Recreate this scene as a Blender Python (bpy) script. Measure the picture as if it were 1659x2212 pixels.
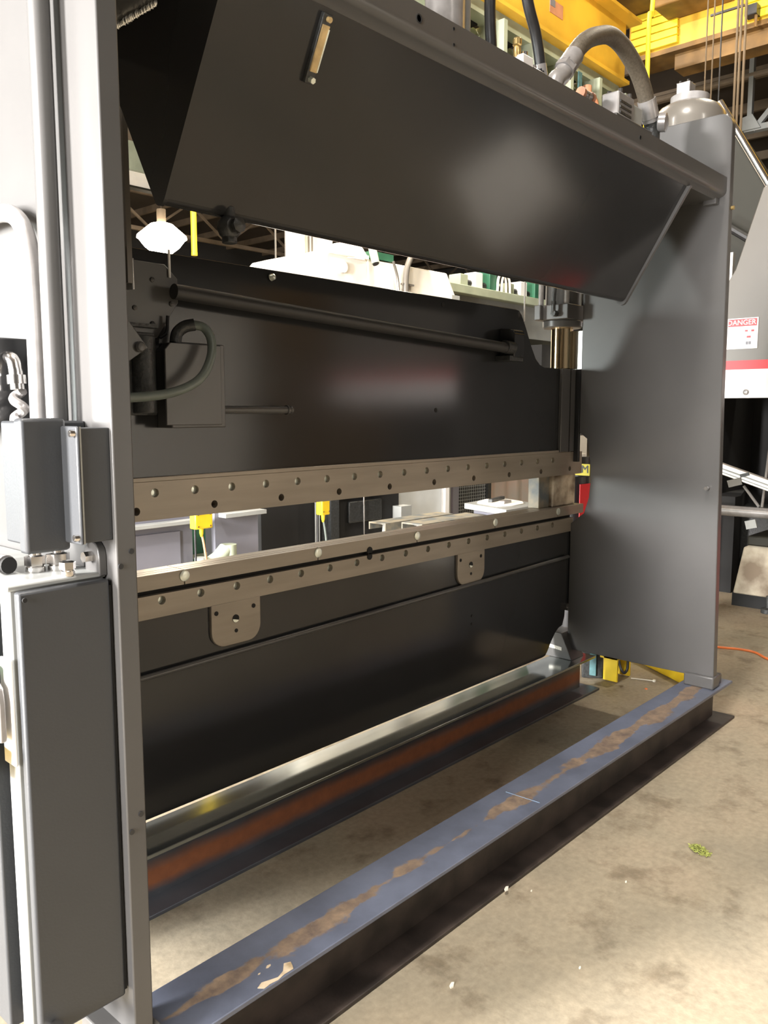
import bpy, bmesh, math, random
from mathutils import Vector, Matrix
R = math.radians
random.seed(7)
SC = bpy.context.scene
for o in list(bpy.data.objects): bpy.data.objects.remove(o)
COL = SC.collection

# ------------------------------------------------------------------ camera
cam = bpy.data.cameras.new('camera'); camo = bpy.data.objects.new('camera', cam); COL.objects.link(camo)
cam.sensor_fit = 'VERTICAL'; cam.sensor_height = 36.0; cam.lens = 1794/2212*36
cam.clip_start = 0.05; cam.clip_end = 200
camo.location = (0, 0, 1.4); camo.rotation_euler = (R(90-6.897), 0, R(42.13-90)); SC.camera = camo
# ------------------------------------------------------------------ world, exposure, large lights
w = bpy.data.worlds.new('world'); SC.world = w; w.use_nodes = True
w.node_tree.nodes['Background'].inputs[0].default_value = (.9, .93, 1, 1)
w.node_tree.nodes['Background'].inputs[1].default_value = 0.15
vs = SC.view_settings; vs.view_transform = 'Standard'; vs.look = 'None'; vs.gamma = 1; vs.use_curve_mapping = False
vs.exposure = 0.15
def area(name, loc, target, size, power, col=(1, .95, .88), sy=None, spread=180):
    l = bpy.data.lights.new(name, 'AREA'); l.energy = power; l.color = col
    l.shape = 'RECTANGLE' if sy else 'DISK'; l.size = size
    if sy: l.size_y = sy
    l.spread = R(spread)
    o = bpy.data.objects.new(name, l); COL.objects.link(o); o.location = loc
    o.rotation_euler = (Vector(target)-Vector(loc)).to_track_quat('-Z', 'Y').to_euler()
    return o
# area lights out of view at the left wall; first two added for brightness
area('left_fill', (-5.45, .45, 2.2), (2, .6, 1.9), 1.5, 1150, (1, .96, .93), 3.4)  # added fill that brightens the right side plate
area('left_key', (-5.4, 3.45, 2.5), (.74, 1.75, 1.5), 1.0, 3600, (1, .96, .93), 2.5)  # added key light that whitens the left plate's outer face
area('window_daylight', (-5.45, 8.85, 1.75), (3.58, 1.7, 1.2), 1.3, 600, (.93, 1, .97), 1.3)

# ------------------------------------------------------------------ materials
def nd(nt, t, **k):
    n = nt.nodes.new(t)
    for a, b in k.items(): setattr(n, a, b)
    return n
def mat(name, col, rough=.5, metal=0., var=.12, scale=6., bump=0., bscale=60., spec=.5, coat=0., col2=None, stretch=None, rvar=.0):
    m = bpy.data.materials.new(name); m.use_nodes = True; nt = m.node_tree
    b = nt.nodes['Principled BSDF']; L = nt.links.new
    b.inputs['Roughness'].default_value = rough; b.inputs['Metallic'].default_value = metal
    b.inputs['Specular IOR Level'].default_value = spec
    if coat: b.inputs['Coat Weight'].default_value = coat; b.inputs['Coat Roughness'].default_value = .12
    tc = nd(nt, 'ShaderNodeTexCoord'); mp = nd(nt, 'ShaderNodeMapping'); L(tc.outputs['Object'], mp.inputs['Vector'])
    if stretch: mp.inputs['Scale'].default_value = stretch
    nz = nd(nt, 'ShaderNodeTexNoise'); nz.inputs['Scale'].default_value = scale; nz.inputs['Detail'].default_value = 6
    L(mp.outputs[0], nz.inputs['Vector'])
    rp = nd(nt, 'ShaderNodeValToRGB'); L(nz.outputs['Fac'], rp.inputs[0])
    c2 = col2 or tuple(min(1, c*(1+var)) for c in col); c1 = col if col2 else tuple(c*(1-var) for c in col)
    rp.color_ramp.elements[0].position = .35; rp.color_ramp.elements[1].position = .65
    rp.color_ramp.elements[0].color = (*c1, 1); rp.color_ramp.elements[1].color = (*c2, 1)
    L(rp.outputs[0], b.inputs['Base Color'])
    if rvar:
        mr = nd(nt, 'ShaderNodeMapRange'); L(nz.outputs['Fac'], mr.inputs[0]); mr.inputs[3].default_value = rough-rvar; mr.inputs[4].default_value = rough+rvar
        L(mr.outputs[0], b.inputs['Roughness'])
    if bump:
        n2 = nd(nt, 'ShaderNodeTexNoise'); n2.inputs['Scale'].default_value = bscale; L(tc.outputs['Object'], n2.inputs['Vector'])
        bp = nd(nt, 'ShaderNodeBump'); bp.inputs['Strength'].default_value = bump; bp.inputs['Distance'].default_value = .01
        L(n2.outputs['Fac'], bp.inputs['Height']); L(bp.outputs[0], b.inputs['Normal'])
    return m
def emit(name, col, s):
    m = bpy.data.materials.new(name); m.use_nodes = True; b = m.node_tree.nodes['Principled BSDF']
    b.inputs['Base Color'].default_value = (*col, 1); b.inputs['Emission Color'].default_value = (*col, 1); b.inputs['Emission Strength'].default_value = s
    return m
M = {}
M['paint'] = mat('grey_gloss_paint', (.074, .073, .072), .3, var=.05, scale=3, bump=.012, bscale=9, coat=.08, spec=.42)
M['paint_shade'] = mat('shaded_grey_paint', (.0245, .0255, .027), .14, var=.05, scale=3, bump=.01, bscale=9, coat=.05, spec=.38)  # same grey paint with shade put into the colour, for tank, ram, bed
M['matte'] = mat('dull_dark_paint', (.026, .026, .026), .5, var=.1, scale=8)
M['box'] = mat('enclosure_grey_paint', (.037, .04, .044), .42, var=.04, scale=5, bump=.03, bscale=220)
M['steel'] = mat('ground_steel', (.27, .235, .19), .38, .35, var=.1, scale=5, stretch=(.6, 4, 6), rvar=.06)
M['bright'] = mat('bright_steel', (.62, .62, .6), .22, 1., var=.06, scale=10)
M['plug'] = mat('zinc_plug', (.75, .8, .72), .3, .6, var=.06, scale=40)
M['chrome'] = mat('plated_fitting', (.7, .68, .66), .2, 1., var=.05, scale=20)
M['rod'] = mat('polished_rod', (.78, .6, .36), .12, 1., var=.08, scale=30, stretch=(4, 4, .3))
M['black'] = mat('black_rubber', (.012, .012, .013), .4, var=.2, scale=30)
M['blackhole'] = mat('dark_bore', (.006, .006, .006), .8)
M['hose'] = mat('braided_brown_hose', (.085, .07, .05), .55, var=.2, scale=120, bump=.2, bscale=300)
M['hosegrey'] = mat('grey_green_hose', (.13, .155, .14), .35, var=.1, scale=20)
M['fitting'] = mat('painted_fitting', (.3, .29, .285), .25, .3, var=.1, scale=30)
M['brass'] = mat('sight_glass_amber', (.5, .36, .17), .3, .1, var=.2, scale=40)
M['brassm'] = mat('brass', (.7, .52, .22), .3, .9)
M['dkbracket'] = mat('dark_casting', (.03, .032, .032), .4, var=.3, scale=60, bump=.2, bscale=120)
M['yellow'] = mat('safety_yellow_paint', (.78, .55, .02), .4, var=.08, scale=8)
M['yellowor'] = mat('crane_yellow_paint', (.66, .38, .03), .5, var=.26, scale=1.1, bump=.02, bscale=40)
M['yellowbr'] = mat('bright_crane_yellow', (.85, .64, .03), .45, var=.05, scale=2)
M['oldyellow'] = mat('grimy_yellow_paint', (.17, .09, .02), .6, var=.35, scale=3)
M['cable'] = mat('brown_cable', (.07, .045, .02), .7)
M['red'] = mat('red_paint', (.75, .02, .03), .4, var=.05)
M['white'] = mat('white_paint', (.85, .84, .83), .4, var=.03)
M['cream'] = mat('cream_machine_paint', (.82, .78, .7), .45, var=.03)
M['palegrey'] = mat('pale_grey_paint', (.3, .31, .3), .4, var=.05)
M['midgrey'] = mat('blue_grey_paint', (.17, .17, .2), .45, var=.06, scale=2)
M['tan'] = mat('warm_grey_gloss_paint', (.125, .115, .1), .28, var=.06, scale=2, coat=.2)
M['olive'] = mat('dark_olive_paint', (.022, .021, .015), .6, var=.1, scale=2, spec=.25)
M['greenpale'] = mat('pale_green_paint', (.36, .4, .3), .5, var=.12, scale=3)
M['greendk'] = mat('bottle_green_paint', (.03, .13, .075), .5, var=.2, scale=4)
M['teal'] = mat('teal_paint', (.05, .13, .14), .6, var=.3, scale=20)
M['orange'] = mat('orange_cord', (.8, .2, .05), .5)
M['roof'] = mat('roof_deck', (.07, .055, .042), .8, var=.2, scale=.5)
M['truss'] = mat('roof_steel', (.22, .17, .12), .7, var=.2, scale=2)
M['wall'] = mat('hall_wall_panels', (.05, .048, .045), .8, var=.2, scale=.3)
M['paper'] = mat('white_cloth', (.8, .77, .7), .8, var=.05, bump=.3, bscale=20)
M['concreteblk'] = mat('stained_white_block', (.1, .07, .045), .8, scale=9, col2=(.62, .55, .43), bump=.3, bscale=25)
M['millplate'] = mat('mill_scale_plate', (.1, .12, .13), .5, .2, scale=9, col2=(.33, .28, .19))
M['corr'] = mat('corrugated_zinc', (.4, .38, .36), .5, .2, scale=4, col2=(.5, .38, .33))
M['bluewhite'] = mat('pale_panel', (.7, .74, .76), .5, var=.04)
M['lint'] = mat('green_lint', (.3, .33, .08), .9, var=.35, scale=60)
M['greylint'] = mat('pale_litter', (.75, .72, .62), .8)
M['alu'] = mat('aluminium_extrusion', (.72, .7, .66), .35, .5, var=.06, scale=10)
M['agedcream'] = mat('aged_cream_casting', (.16, .12, .08), .7, scale=3.5, col2=(.6, .55, .43), bump=.2, bscale=20)
M['copper'] = mat('copper_cord', (.5, .22, .12), .5)
M['scab'] = mat('tan_rust_scab', (.3, .22, .12), .8, scale=30, col2=(.55, .45, .32))
M['chalk'] = mat('chalk_mark', (.22, .32, .45), .9)
M['label'] = mat('label_white', (.85, .83, .75), .5, scale=150, col2=(.45, .43, .4))
M['gold'] = mat('yellow_label', (.62, .55, .04), .5)

def floor_mat():
    m = bpy.data.materials.new('stained_concrete'); m.use_nodes = True; nt = m.node_tree; b = nt.nodes['Principled BSDF']; L = nt.links.new
    tc = nd(nt, 'ShaderNodeTexCoord')
    def noise(s, d=8, r=.6):
        n = nd(nt, 'ShaderNodeTexNoise'); n.inputs['Scale'].default_value = s; n.inputs['Detail'].default_value = d; n.inputs['Roughness'].default_value = r
        L(tc.outputs['Object'], n.inputs['Vector']); return n
    a = noise(.9); r1 = nd(nt, 'ShaderNodeValToRGB'); L(a.outputs['Fac'], r1.inputs[0])
    e = r1.color_ramp.elements; e[0].position = .3; e[0].color = (.2, .18, .135, 1); e[1].position = .72; e[1].color = (.36, .28, .2, 1)
    em = e.new(.5); em.color = (.31, .265, .19, 1)
    c = noise(5.5, 8, .65); r2 = nd(nt, 'ShaderNodeValToRGB'); L(c.outputs['Fac'], r2.inputs[0])
    e = r2.color_ramp.elements; e[0].position = .33; e[0].color = (.5, .46, .42, 1); e[1].position = .47; e[1].color = (1, 1, 1, 1)
    mx = nd(nt, 'ShaderNodeMix', data_type='RGBA', blend_type='MULTIPLY'); mx.inputs[0].default_value = .8
    L(r1.outputs[0], mx.inputs[6]); L(r2.outputs[0], mx.inputs[7])
    d = noise(45, 4); r3 = nd(nt, 'ShaderNodeValToRGB'); L(d.outputs['Fac'], r3.inputs[0])
    e = r3.color_ramp.elements; e[0].position = .3; e[0].color = (.82, .82, .82, 1); e[1].position = .7; e[1].color = (1.1, 1.1, 1.1, 1)
    m2 = nd(nt, 'ShaderNodeMix', data_type='RGBA', blend_type='MULTIPLY'); m2.inputs[0].default_value = 1
    L(mx.outputs[2], m2.inputs[6]); L(r3.outputs[0], m2.inputs[7]); L(m2.outputs[2], b.inputs['Base Color'])
    rr = nd(nt, 'ShaderNodeMapRange'); L(c.outputs['Fac'], rr.inputs[0]); rr.inputs[3].default_value = .65; rr.inputs[4].default_value = .48; L(rr.outputs[0], b.inputs['Roughness'])
    bp = nd(nt, 'ShaderNodeBump'); bp.inputs['Strength'].default_value = .08; bp.inputs['Distance'].default_value = .01; L(d.outputs['Fac'], bp.inputs['Height']); L(bp.outputs[0], b.inputs['Normal'])
    return m
M['floor'] = floor_mat()
def beam_mat(name, blue, rustw, ycen, web=None):
    # mill scale with a ragged rust streak along the flange centre (y in object space)
    m = bpy.data.materials.new(name); m.use_nodes = True; nt = m.node_tree; b = nt.nodes['Principled BSDF']; L = nt.links.new
    tc = nd(nt, 'ShaderNodeTexCoord'); sp = nd(nt, 'ShaderNodeSeparateXYZ'); L(tc.outputs['Object'], sp.inputs[0])
    def noise(s, st=(1, 1, 1), d=8):
        mp = nd(nt, 'ShaderNodeMapping'); mp.inputs['Scale'].default_value = st; L(tc.outputs['Object'], mp.inputs[0])
        n = nd(nt, 'ShaderNodeTexNoise'); n.inputs['Scale'].default_value = s; n.inputs['Detail'].default_value = d; n.inputs['Roughness'].default_value = .65; L(mp.outputs[0], n.inputs['Vector']); return n
    def math_(op, a, bb):
        n = nd(nt, 'ShaderNodeMath', operation=op)
        for i, v in enumerate((a, bb)):
            if isinstance(v, (int, float)): n.inputs[i].default_value = v
            else: L(v, n.inputs[i])
        return n.outputs[0]
    n1 = noise(7, (.6, 1, 1)); n2 = noise(1.6)
    y = math_('SUBTRACT', sp.outputs['Y'], ycen); ya = math_('ABSOLUTE', y, 0)
    wob = math_('MULTIPLY', math_('SUBTRACT', n1.outputs['Fac'], .5), .16)
    wid = math_('MULTIPLY', math_('SUBTRACT', n2.outputs['Fac'], .36), rustw*7)
    d = math_('SUBTRACT', math_('ADD', ya, wob), wid)
    rp = nd(nt, 'ShaderNodeMapRange'); L(d, rp.inputs[0]); rp.inputs[1].default_value = .004; rp.inputs[2].default_value = -.004
    if web:   # rusty web between flanges: z band in object space
        z = sp.outputs['Z']; zz = math_('ADD', z, math_('MULTIPLY', math_('SUBTRACT', n1.outputs['Fac'], .5), .04))
        a1 = nd(nt, 'ShaderNodeMapRange'); L(zz, a1.inputs[0]); a1.inputs[1].default_value = web[0]; a1.inputs[2].default_value = web[0]+.03
        a2 = nd(nt, 'ShaderNodeMapRange'); L(zz, a2.inputs[0]); a2.inputs[1].default_value = web[1]+.035; a2.inputs[2].default_value = web[1]
        mask = math_('MULTIPLY', a1.outputs[0], a2.outputs[0])
    else: mask = rp.outputs[0]
    nr = noise(22); rr = nd(nt, 'ShaderNodeValToRGB'); L(nr.outputs['Fac'], rr.inputs[0]); e = rr.color_ramp.elements
    if web: e[0].color = (.14, .045, .018, 1); e[1].color = (.29, .1, .035, 1)
    else:
        e[0].position = .3; e[0].color = (.09, .065, .055, 1); e[1].position = .75; e[1].color = (.28, .2, .13, 1)
    nb = noise(4); rb = nd(nt, 'ShaderNodeValToRGB'); L(nb.outputs['Fac'], rb.inputs[0]); e = rb.color_ramp.elements
    e[0].position = .3; e[1].position = .7
    e[0].color = (*[c*.7 for c in blue], 1); e[1].color = (*[c*1.35 for c in blue], 1)
    mx = nd(nt, 'ShaderNodeMix', data_type='RGBA'); L(mask, mx.inputs[0]); L(rb.outputs[0], mx.inputs[6]); L(rr.outputs[0], mx.inputs[7]); L(mx.outputs[2], b.inputs['Base Color'])
    ro = nd(nt, 'ShaderNodeMapRange'); L(mask, ro.inputs[0]); ro.inputs[3].default_value = .34; ro.inputs[4].default_value = .75; L(ro.outputs[0], b.inputs['Roughness'])
    b.inputs['Specular IOR Level'].default_value = .6
    return m
M['beamtop'] = beam_mat('mill_scale_with_rust_streak', (.105, .12, .165), .017, -.005)
M['beamrust'] = beam_mat('rusty_beam_web', (.055, .06, .07), .03, 2.0, web=(.025, .088))
M['flange'] = mat('bare_grey_flange', (.33, .35, .34), .13, .85, var=.15, scale=5, stretch=(.5, 3, 3))
M['beambrown'] = mat('brown_beam_steel', (.032, .024, .02), .5, var=.5, scale=10, bump=.05, bscale=80)

# ------------------------------------------------------------------ mesh builder
class B:
    def __init__(s): s.bm = bmesh.new()
    def box(s, x0, x1, y0, y1, z0, z1):
        v = [s.bm.verts.new(p) for p in ((x0,y0,z0),(x1,y0,z0),(x1,y1,z0),(x0,y1,z0),(x0,y0,z1),(x1,y0,z1),(x1,y1,z1),(x0,y1,z1))]
        for f in ((3,2,1,0),(4,5,6,7),(0,1,5,4),(1,2,6,5),(2,3,7,6),(3,0,4,7)): s.bm.faces.new([v[i] for i in f])
        return s
    def obox(s, c, ax, ay, az):
        c, ax, ay, az = map(Vector, (c, ax, ay, az))
        v = [s.bm.verts.new(c+ax*i+ay*j+az*k) for k in (-1, 1) for i, j in ((-1,-1),(1,-1),(1,1),(-1,1))]
        for f in ((3,2,1,0),(4,5,6,7),(0,1,5,4),(1,2,6,5),(2,3,7,6),(3,0,4,7)): s.bm.faces.new([v[i] for i in f])
        return s
    def prism(s, poly, axis, a0, a1):
        def P(p, a): return {'x': (a, p[0], p[1]), 'y': (p[0], a, p[1]), 'z': (p[0], p[1], a)}[axis]
        A = [s.bm.verts.new(P(p, a0)) for p in poly]; Bv = [s.bm.verts.new(P(p, a1)) for p in poly]; n = len(poly)
        s.bm.faces.new(A); s.bm.faces.new(Bv[::-1])
        for i in range(n): s.bm.faces.new((A[i], Bv[i], Bv[(i+1) % n], A[(i+1) % n]))
        return s
    def cyl(s, p0, p1, r, n=20, r2=None, cap=True):
        p0, p1 = Vector(p0), Vector(p1); d = (p1-p0).normalized(); r2 = r if r2 is None else r2
        u = d.orthogonal().normalized(); v = d.cross(u)
        A, C = [], []
        for i in range(n):
            a = 2*math.pi*i/n; q = u*math.cos(a)+v*math.sin(a)
            A.append(s.bm.verts.new(p0+q*r)); C.append(s.bm.verts.new(p1+q*r2))
        for i in range(n): s.bm.faces.new((A[i], A[(i+1) % n], C[(i+1) % n], C[i]))
        if cap: s.bm.faces.new(A[::-1]); s.bm.faces.new(C)
        return s
    def tube(s, pts, r, n=12, sub=6):
        P = [Vector(p) for p in pts]
        if sub > 1 and len(P) > 2:
            Q = [P[0]*2-P[1]]+P+[P[-1]*2-P[-2]]; out = []
            for i in range(1, len(Q)-2):
                for k in range(sub):
                    t = k/sub; a, b, c, d = Q[i-1:i+3]
                    out.append(.5*((2*b)+(c-a)*t+(2*a-5*b+4*c-d)*t*t+(3*b-a-3*c+d)*t**3))
            out.append(P[-1]); P = out
        rings = []; u = None
        for i, p in enumerate(P):
            d = (P[min(i+1, len(P)-1)]-P[max(i-1, 0)]).normalized()
            u = d.orthogonal().normalized() if u is None else (u-d*u.dot(d)).normalized()
            v = d.cross(u)
            rings.append([s.bm.verts.new(p+(u*math.cos(2*math.pi*k/n)+v*math.sin(2*math.pi*k/n))*r) for k in range(n)])
        for a, b in zip(rings, rings[1:]):
            for k in range(n): s.bm.faces.new((a[k], a[(k+1) % n], b[(k+1) % n], b[k]))
        s.bm.faces.new(rings[0][::-1]); s.bm.faces.new(rings[-1]); return s
    def lathe(s, prof, c, n=28, axis=(0, 0, 1)):
        ax = Vector(axis).normalized(); u = ax.orthogonal().normalized(); v = ax.cross(u); c = Vector(c); rings = []
        for r, h in prof: rings.append([s.bm.verts.new(c+ax*h+(u*math.cos(2*math.pi*k/n)+v*math.sin(2*math.pi*k/n))*max(r, 1e-4)) for k in range(n)])
        for a, b in zip(rings, rings[1:]):
            for k in range(n): s.bm.faces.new((a[k], a[(k+1) % n], b[(k+1) % n], b[k]))
        s.bm.faces.new(rings[0][::-1]); s.bm.faces.new(rings[-1]); return s
    def holed(s, x0, x1, y0, y1, strips):
        """bar along x with through holes along y; strips = [(z0, z1, [(cx, cz, r)...])]"""
        for z0, z1, holes in strips:
            holes = sorted(holes); xs = [x0]+[(a[0]+b[0])/2 for a, b in zip(holes, holes[1:])]+[x1]
            for i, (cx, cz, r) in enumerate(holes):
                xa, xb = xs[i], xs[i+1]
                an = [2*math.pi*k/20 for k in range(20)]+[math.atan2(zz-cz, xx-cx) % (2*math.pi) for xx in (xa, xb) for zz in (z0, z1)]
                an = sorted(set(round(a, 5) for a in an)); F = []
                for y in (y0, y1):
                    ci, ou = [], []
                    for a in an:
                        ca, sa = math.cos(a), math.sin(a); t = 1e9
                        if ca > 1e-9: t = min(t, (xb-cx)/ca)
                        if ca < -1e-9: t = min(t, (xa-cx)/ca)
                        if sa > 1e-9: t = min(t, (z1-cz)/sa)
                        if sa < -1e-9: t = min(t, (z0-cz)/sa)
                        ci.append(s.bm.verts.new((cx+ca*r, y, cz+sa*r))); ou.append(s.bm.verts.new((cx+ca*t, y, cz+sa*t)))
                    F.append((ci, ou))
                n = len(an)
                for k in range(n):
                    k2 = (k+1) % n
                    s.bm.faces.new((F[0][0][k], F[0][1][k], F[0][1][k2], F[0][0][k2]))
                    s.bm.faces.new((F[1][0][k2], F[1][1][k2], F[1][1][k], F[1][0][k]))
                    s.bm.faces.new((F[0][0][k2], F[1][0][k2], F[1][0][k], F[0][0][k]))
        zb, zt = strips[0][0], strips[-1][1]
        for q in ([(x0,y0,zb),(x0,y1,zb),(x1,y1,zb),(x1,y0,zb)], [(x0,y0,zt),(x1,y0,zt),(x1,y1,zt),(x0,y1,zt)],
                  [(x0,y0,zb),(x0,y0,zt),(x0,y1,zt),(x0,y1,zb)], [(x1,y0,zb),(x1,y1,zb),(x1,y1,zt),(x1,y0,zt)]):
            s.bm.faces.new([s.bm.verts.new(p) for p in q])
        return s

ROOT = {}
def thing(name, label, cat, loc=(0, 0, 0), group=None):
    o = bpy.data.objects.new(name, None); COL.objects.link(o); o.location = loc; o.empty_display_size = .1
    o['label'] = label; o['category'] = cat
    if group: o['group'] = group
    ROOT[o.name] = Vector(loc); return o
def rootof(o):
    while o.parent: o = o.parent
    return o
def part(name, b, m, parent=None, label=None, bevel=0., seg=2, kind=None, smooth=True):
    me = bpy.data.meshes.new(name); bm = b.bm
    bmesh.ops.recalc_face_normals(bm, faces=bm.faces[:])
    off = ROOT.get(rootof(parent).name, Vector((0, 0, 0))) if parent else Vector((0, 0, 0))
    if off.length: bmesh.ops.translate(bm, verts=bm.verts[:], vec=-off)
    bm.to_mesh(me); bm.free()
    if smooth:
        for p in me.polygons: p.use_smooth = True
        me.set_sharp_from_angle(angle=R(35))
    me.materials.append(M[m] if isinstance(m, str) else m)
    o = bpy.data.objects.new(name, me); COL.objects.link(o)
    if parent: o.parent = parent
    if label: o['label'] = label
    if kind: o['kind'] = kind
    if bevel:
        md = o.modifiers.new('bevel', 'BEVEL'); md.width = bevel; md.segments = seg; md.limit_method = 'ANGLE'; md.angle_limit = R(40)
    return o
def solo(name, b, m, label, cat, group=None, bevel=0.):
    o = part(name, b, m, None, label, bevel); o['category'] = cat
    if group: o['group'] = group
    return o
def copy_tree(o, parent=None):
    c = o.copy(); COL.objects.link(c)
    if parent: c.parent = parent
    for ch in list(o.children): copy_tree(ch, c)
    return c
def text_mesh(name, body, size, m, parent, origin, ux, uy, depth=.002, bold=0.):
    cu = bpy.data.curves.new(name, 'FONT'); cu.body = body; cu.size = size; cu.extrude = depth; cu.offset = bold
    cu.align_x = 'CENTER'; cu.align_y = 'CENTER'; cu.resolution_u = 3
    t = bpy.data.objects.new(name+'_tmp', cu); COL.objects.link(t)
    bpy.context.view_layer.update()
    me = bpy.data.meshes.new_from_object(t.evaluated_get(bpy.context.evaluated_depsgraph_get()))
    bpy.data.objects.remove(t); bpy.data.curves.remove(cu); me.name = name; me.materials.clear(); me.materials.append(M[m])
    ux, uy = Vector(ux), Vector(uy); uz = ux.cross(uy); off = ROOT.get(rootof(parent).name, Vector((0, 0, 0)))
    mt = Matrix((( ux.x, uy.x, uz.x, origin[0]-off.x), (ux.y, uy.y, uz.y, origin[1]-off.y), (ux.z, uy.z, uz.z, origin[2]-off.z), (0, 0, 0, 1)))
    me.transform(mt); o = bpy.data.objects.new(name, me); COL.objects.link(o); o.parent = parent; return o
def arc(cx, cz, r, a0, a1, n=6): return [(cx+r*math.cos(R(a0+(a1-a0)*i/n)), cz+r*math.sin(R(a0+(a1-a0)*i/n))) for i in range(n+1)]

# ------------------------------------------------------------------ hall shell
def struct(name, b, m, parent=None):
    o = part(name, b, m, parent, smooth=False); o['kind'] = 'structure'; return o
HX0, HX1, HY0, HY1, HZ = -5.6, 34, -9, 30, 8.6
struct('floor', B().box(HX0, HX1, HY0, HY1, -.1, 0), 'floor')
ceil = struct('ceiling', B().box(HX0, HX1, HY0, HY1, HZ, HZ+.1), 'roof')
struct('wall_back', B().box(HX0, HX1, HY1, HY1+.2, 0, HZ), 'wall')
struct('wall_front', B().box(HX0, HX1, HY0-.2, HY0, 0, HZ), 'wall')
struct('wall_right', B().box(HX1, HX1+.2, HY0, HY1, 0, HZ), 'wall')
struct('wall_left', B().box(HX0-.2, HX0, HY0, -.3, 0, HZ).box(HX0-.2, HX0, 4.0, 8.2, 0, HZ).box(HX0-.2, HX0, 9.5, HY1, 0, HZ).box(HX0-.2, HX0, -.3, 4.0, 4.0, HZ).box(HX0-.2, HX0, 8.2, 9.5, 2.4, HZ).box(HX0-.2, HX0, 8.2, 9.5, 0, 1.1), 'wall')
for x in range(-5, 34, 2):
    part('purlin', B().box(x-.05, x+.05, HY0, HY1, HZ-.22, HZ), 'truss', ceil, smooth=False)
for y in (-4, 3, 10, 17, 24):
    b = B().box(HX0, HX1, y-.06, y+.06, HZ-.36, HZ-.22).box(HX0, HX1, y-.06, y+.06, HZ-1.5, HZ-1.38)
    x = HX0
    while x < HX1-1.5:
        b.obox((x+.75, y, HZ-.87), (.78, 0, .55), (0, .03, 0), (-.02, 0, .03)); b.obox((x+2.25, y, HZ-.87), (.78, 0, -.55), (0, .03, 0), (.02, 0, .03)); x += 3
    part('roof_truss', b, 'truss', ceil, smooth=False)

# high-bay lamps: the lamp's own light is part of its builder
def lamp(x, y, z, power, label, glow=40, r=.5, col=(1, .86, .66), group=None):
    t = thing('high_bay_lamp', label, 'lamp', (x, y, z), group)
    part('reflector', B().lathe([(r*.25, .40), (r*.45, .36), (r*.98, .06), (r, 0), (r*.96, .0), (r*.4, .32), (r*.2, .36)], (x, y, z)), emit('lit_reflector', col, glow*.6), t)
    part('lens', B().lathe([(.01, -.48), (r*.3, -.43), (r*.7, -.22), (r*.95, -.01), (r*.5, .02), (.02, .03)], (x, y, z)), emit('lamp_glow', col, glow), t)
    part('ballast_housing', B().cyl((x, y, z+.38), (x, y, z+.75), .12), 'truss', t)
    part('hanger', B().cyl((x, y, z+.75), (x, y, HZ), .02, 8), 'truss', t)
    l = bpy.data.lights.new('lamp_light', 'AREA'); l.shape = 'DISK'; l.size = r*1.6; l.energy = power; l.color = col
    o = bpy.data.objects.new('lamp_light', l); COL.objects.link(o); o.parent = t; o.location = (0, 0, -.55)
    return t
lamp(13.03, 19.8, 6.0, 900, 'glowing high bay lamp hanging far beyond the ram', 40, .66)
lamp(6.6, 5.9, 7.6, 1000, 'high bay lamp over the pale press brake', 25, .4, (1, .9, .76))
lamp(-3, 5.0, 7.6, 150, 'high bay lamp near the left wall opening', 25, .4, (1, .93, .84))
lamp(.3, .9, 7.6, 370, 'high bay lamp straight above the left side plate', 25, .4, (1, .93, .84))
lamp(.8, -5.4, 7.4, 70, 'high bay lamp over the open floor behind the camera', 25, .4, (1, .93, .84))
lamp(8.0, 1.8, 8.0, 220, 'high bay lamp beside the orange crane girder', 25, .4, (1, .9, .72))

# ------------------------------------------------------------------ press brake frame
PF = thing('press_brake', 'big dark grey press brake frame: two side plates, lower bed and overhead oil tank', 'press brake', (2.15, 1.65, .19))
# left side plate
lp = part('side_plate', B().prism([(1.287,.24),(1.287,2.66),(1.35,2.72),(2.95,2.72),(2.95,1.3),(2.85,1.2),(2.5,1.14),(1.99,1.12),(1.93,1.09),(1.91,1.05),(1.94,.93),(2.01,.88),(2.01,.24)], 'x', .737, .776), 'paint', PF, bevel=.003)  # forward nose is unseen, lengthened to block light from the left
part('foot', B().box(.70, .79, 1.28, 1.42, .19, .25), 'paint', lp, bevel=.004)
for x, z in ((.765,1.158),(.7435,1.134),(.765,.675),(.7455,.648)):
    part('bolt', B().cyl((x, 1.29, z), (x, 1.285, z), .0050, 10), 'paint_shade', lp)
part('mounting_lug', B().prism([(1.32,1.115)]+arc(1.345, 1.15, .025, 180, 0)[::1]+[(1.37,1.115)], 'x', .722, .737), 'paint', lp, bevel=.002)
part('mounting_bolt', B().cyl((.737, 1.345, 1.148), (.706, 1.345, 1.148), .010, 6), 'chrome', lp)
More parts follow.
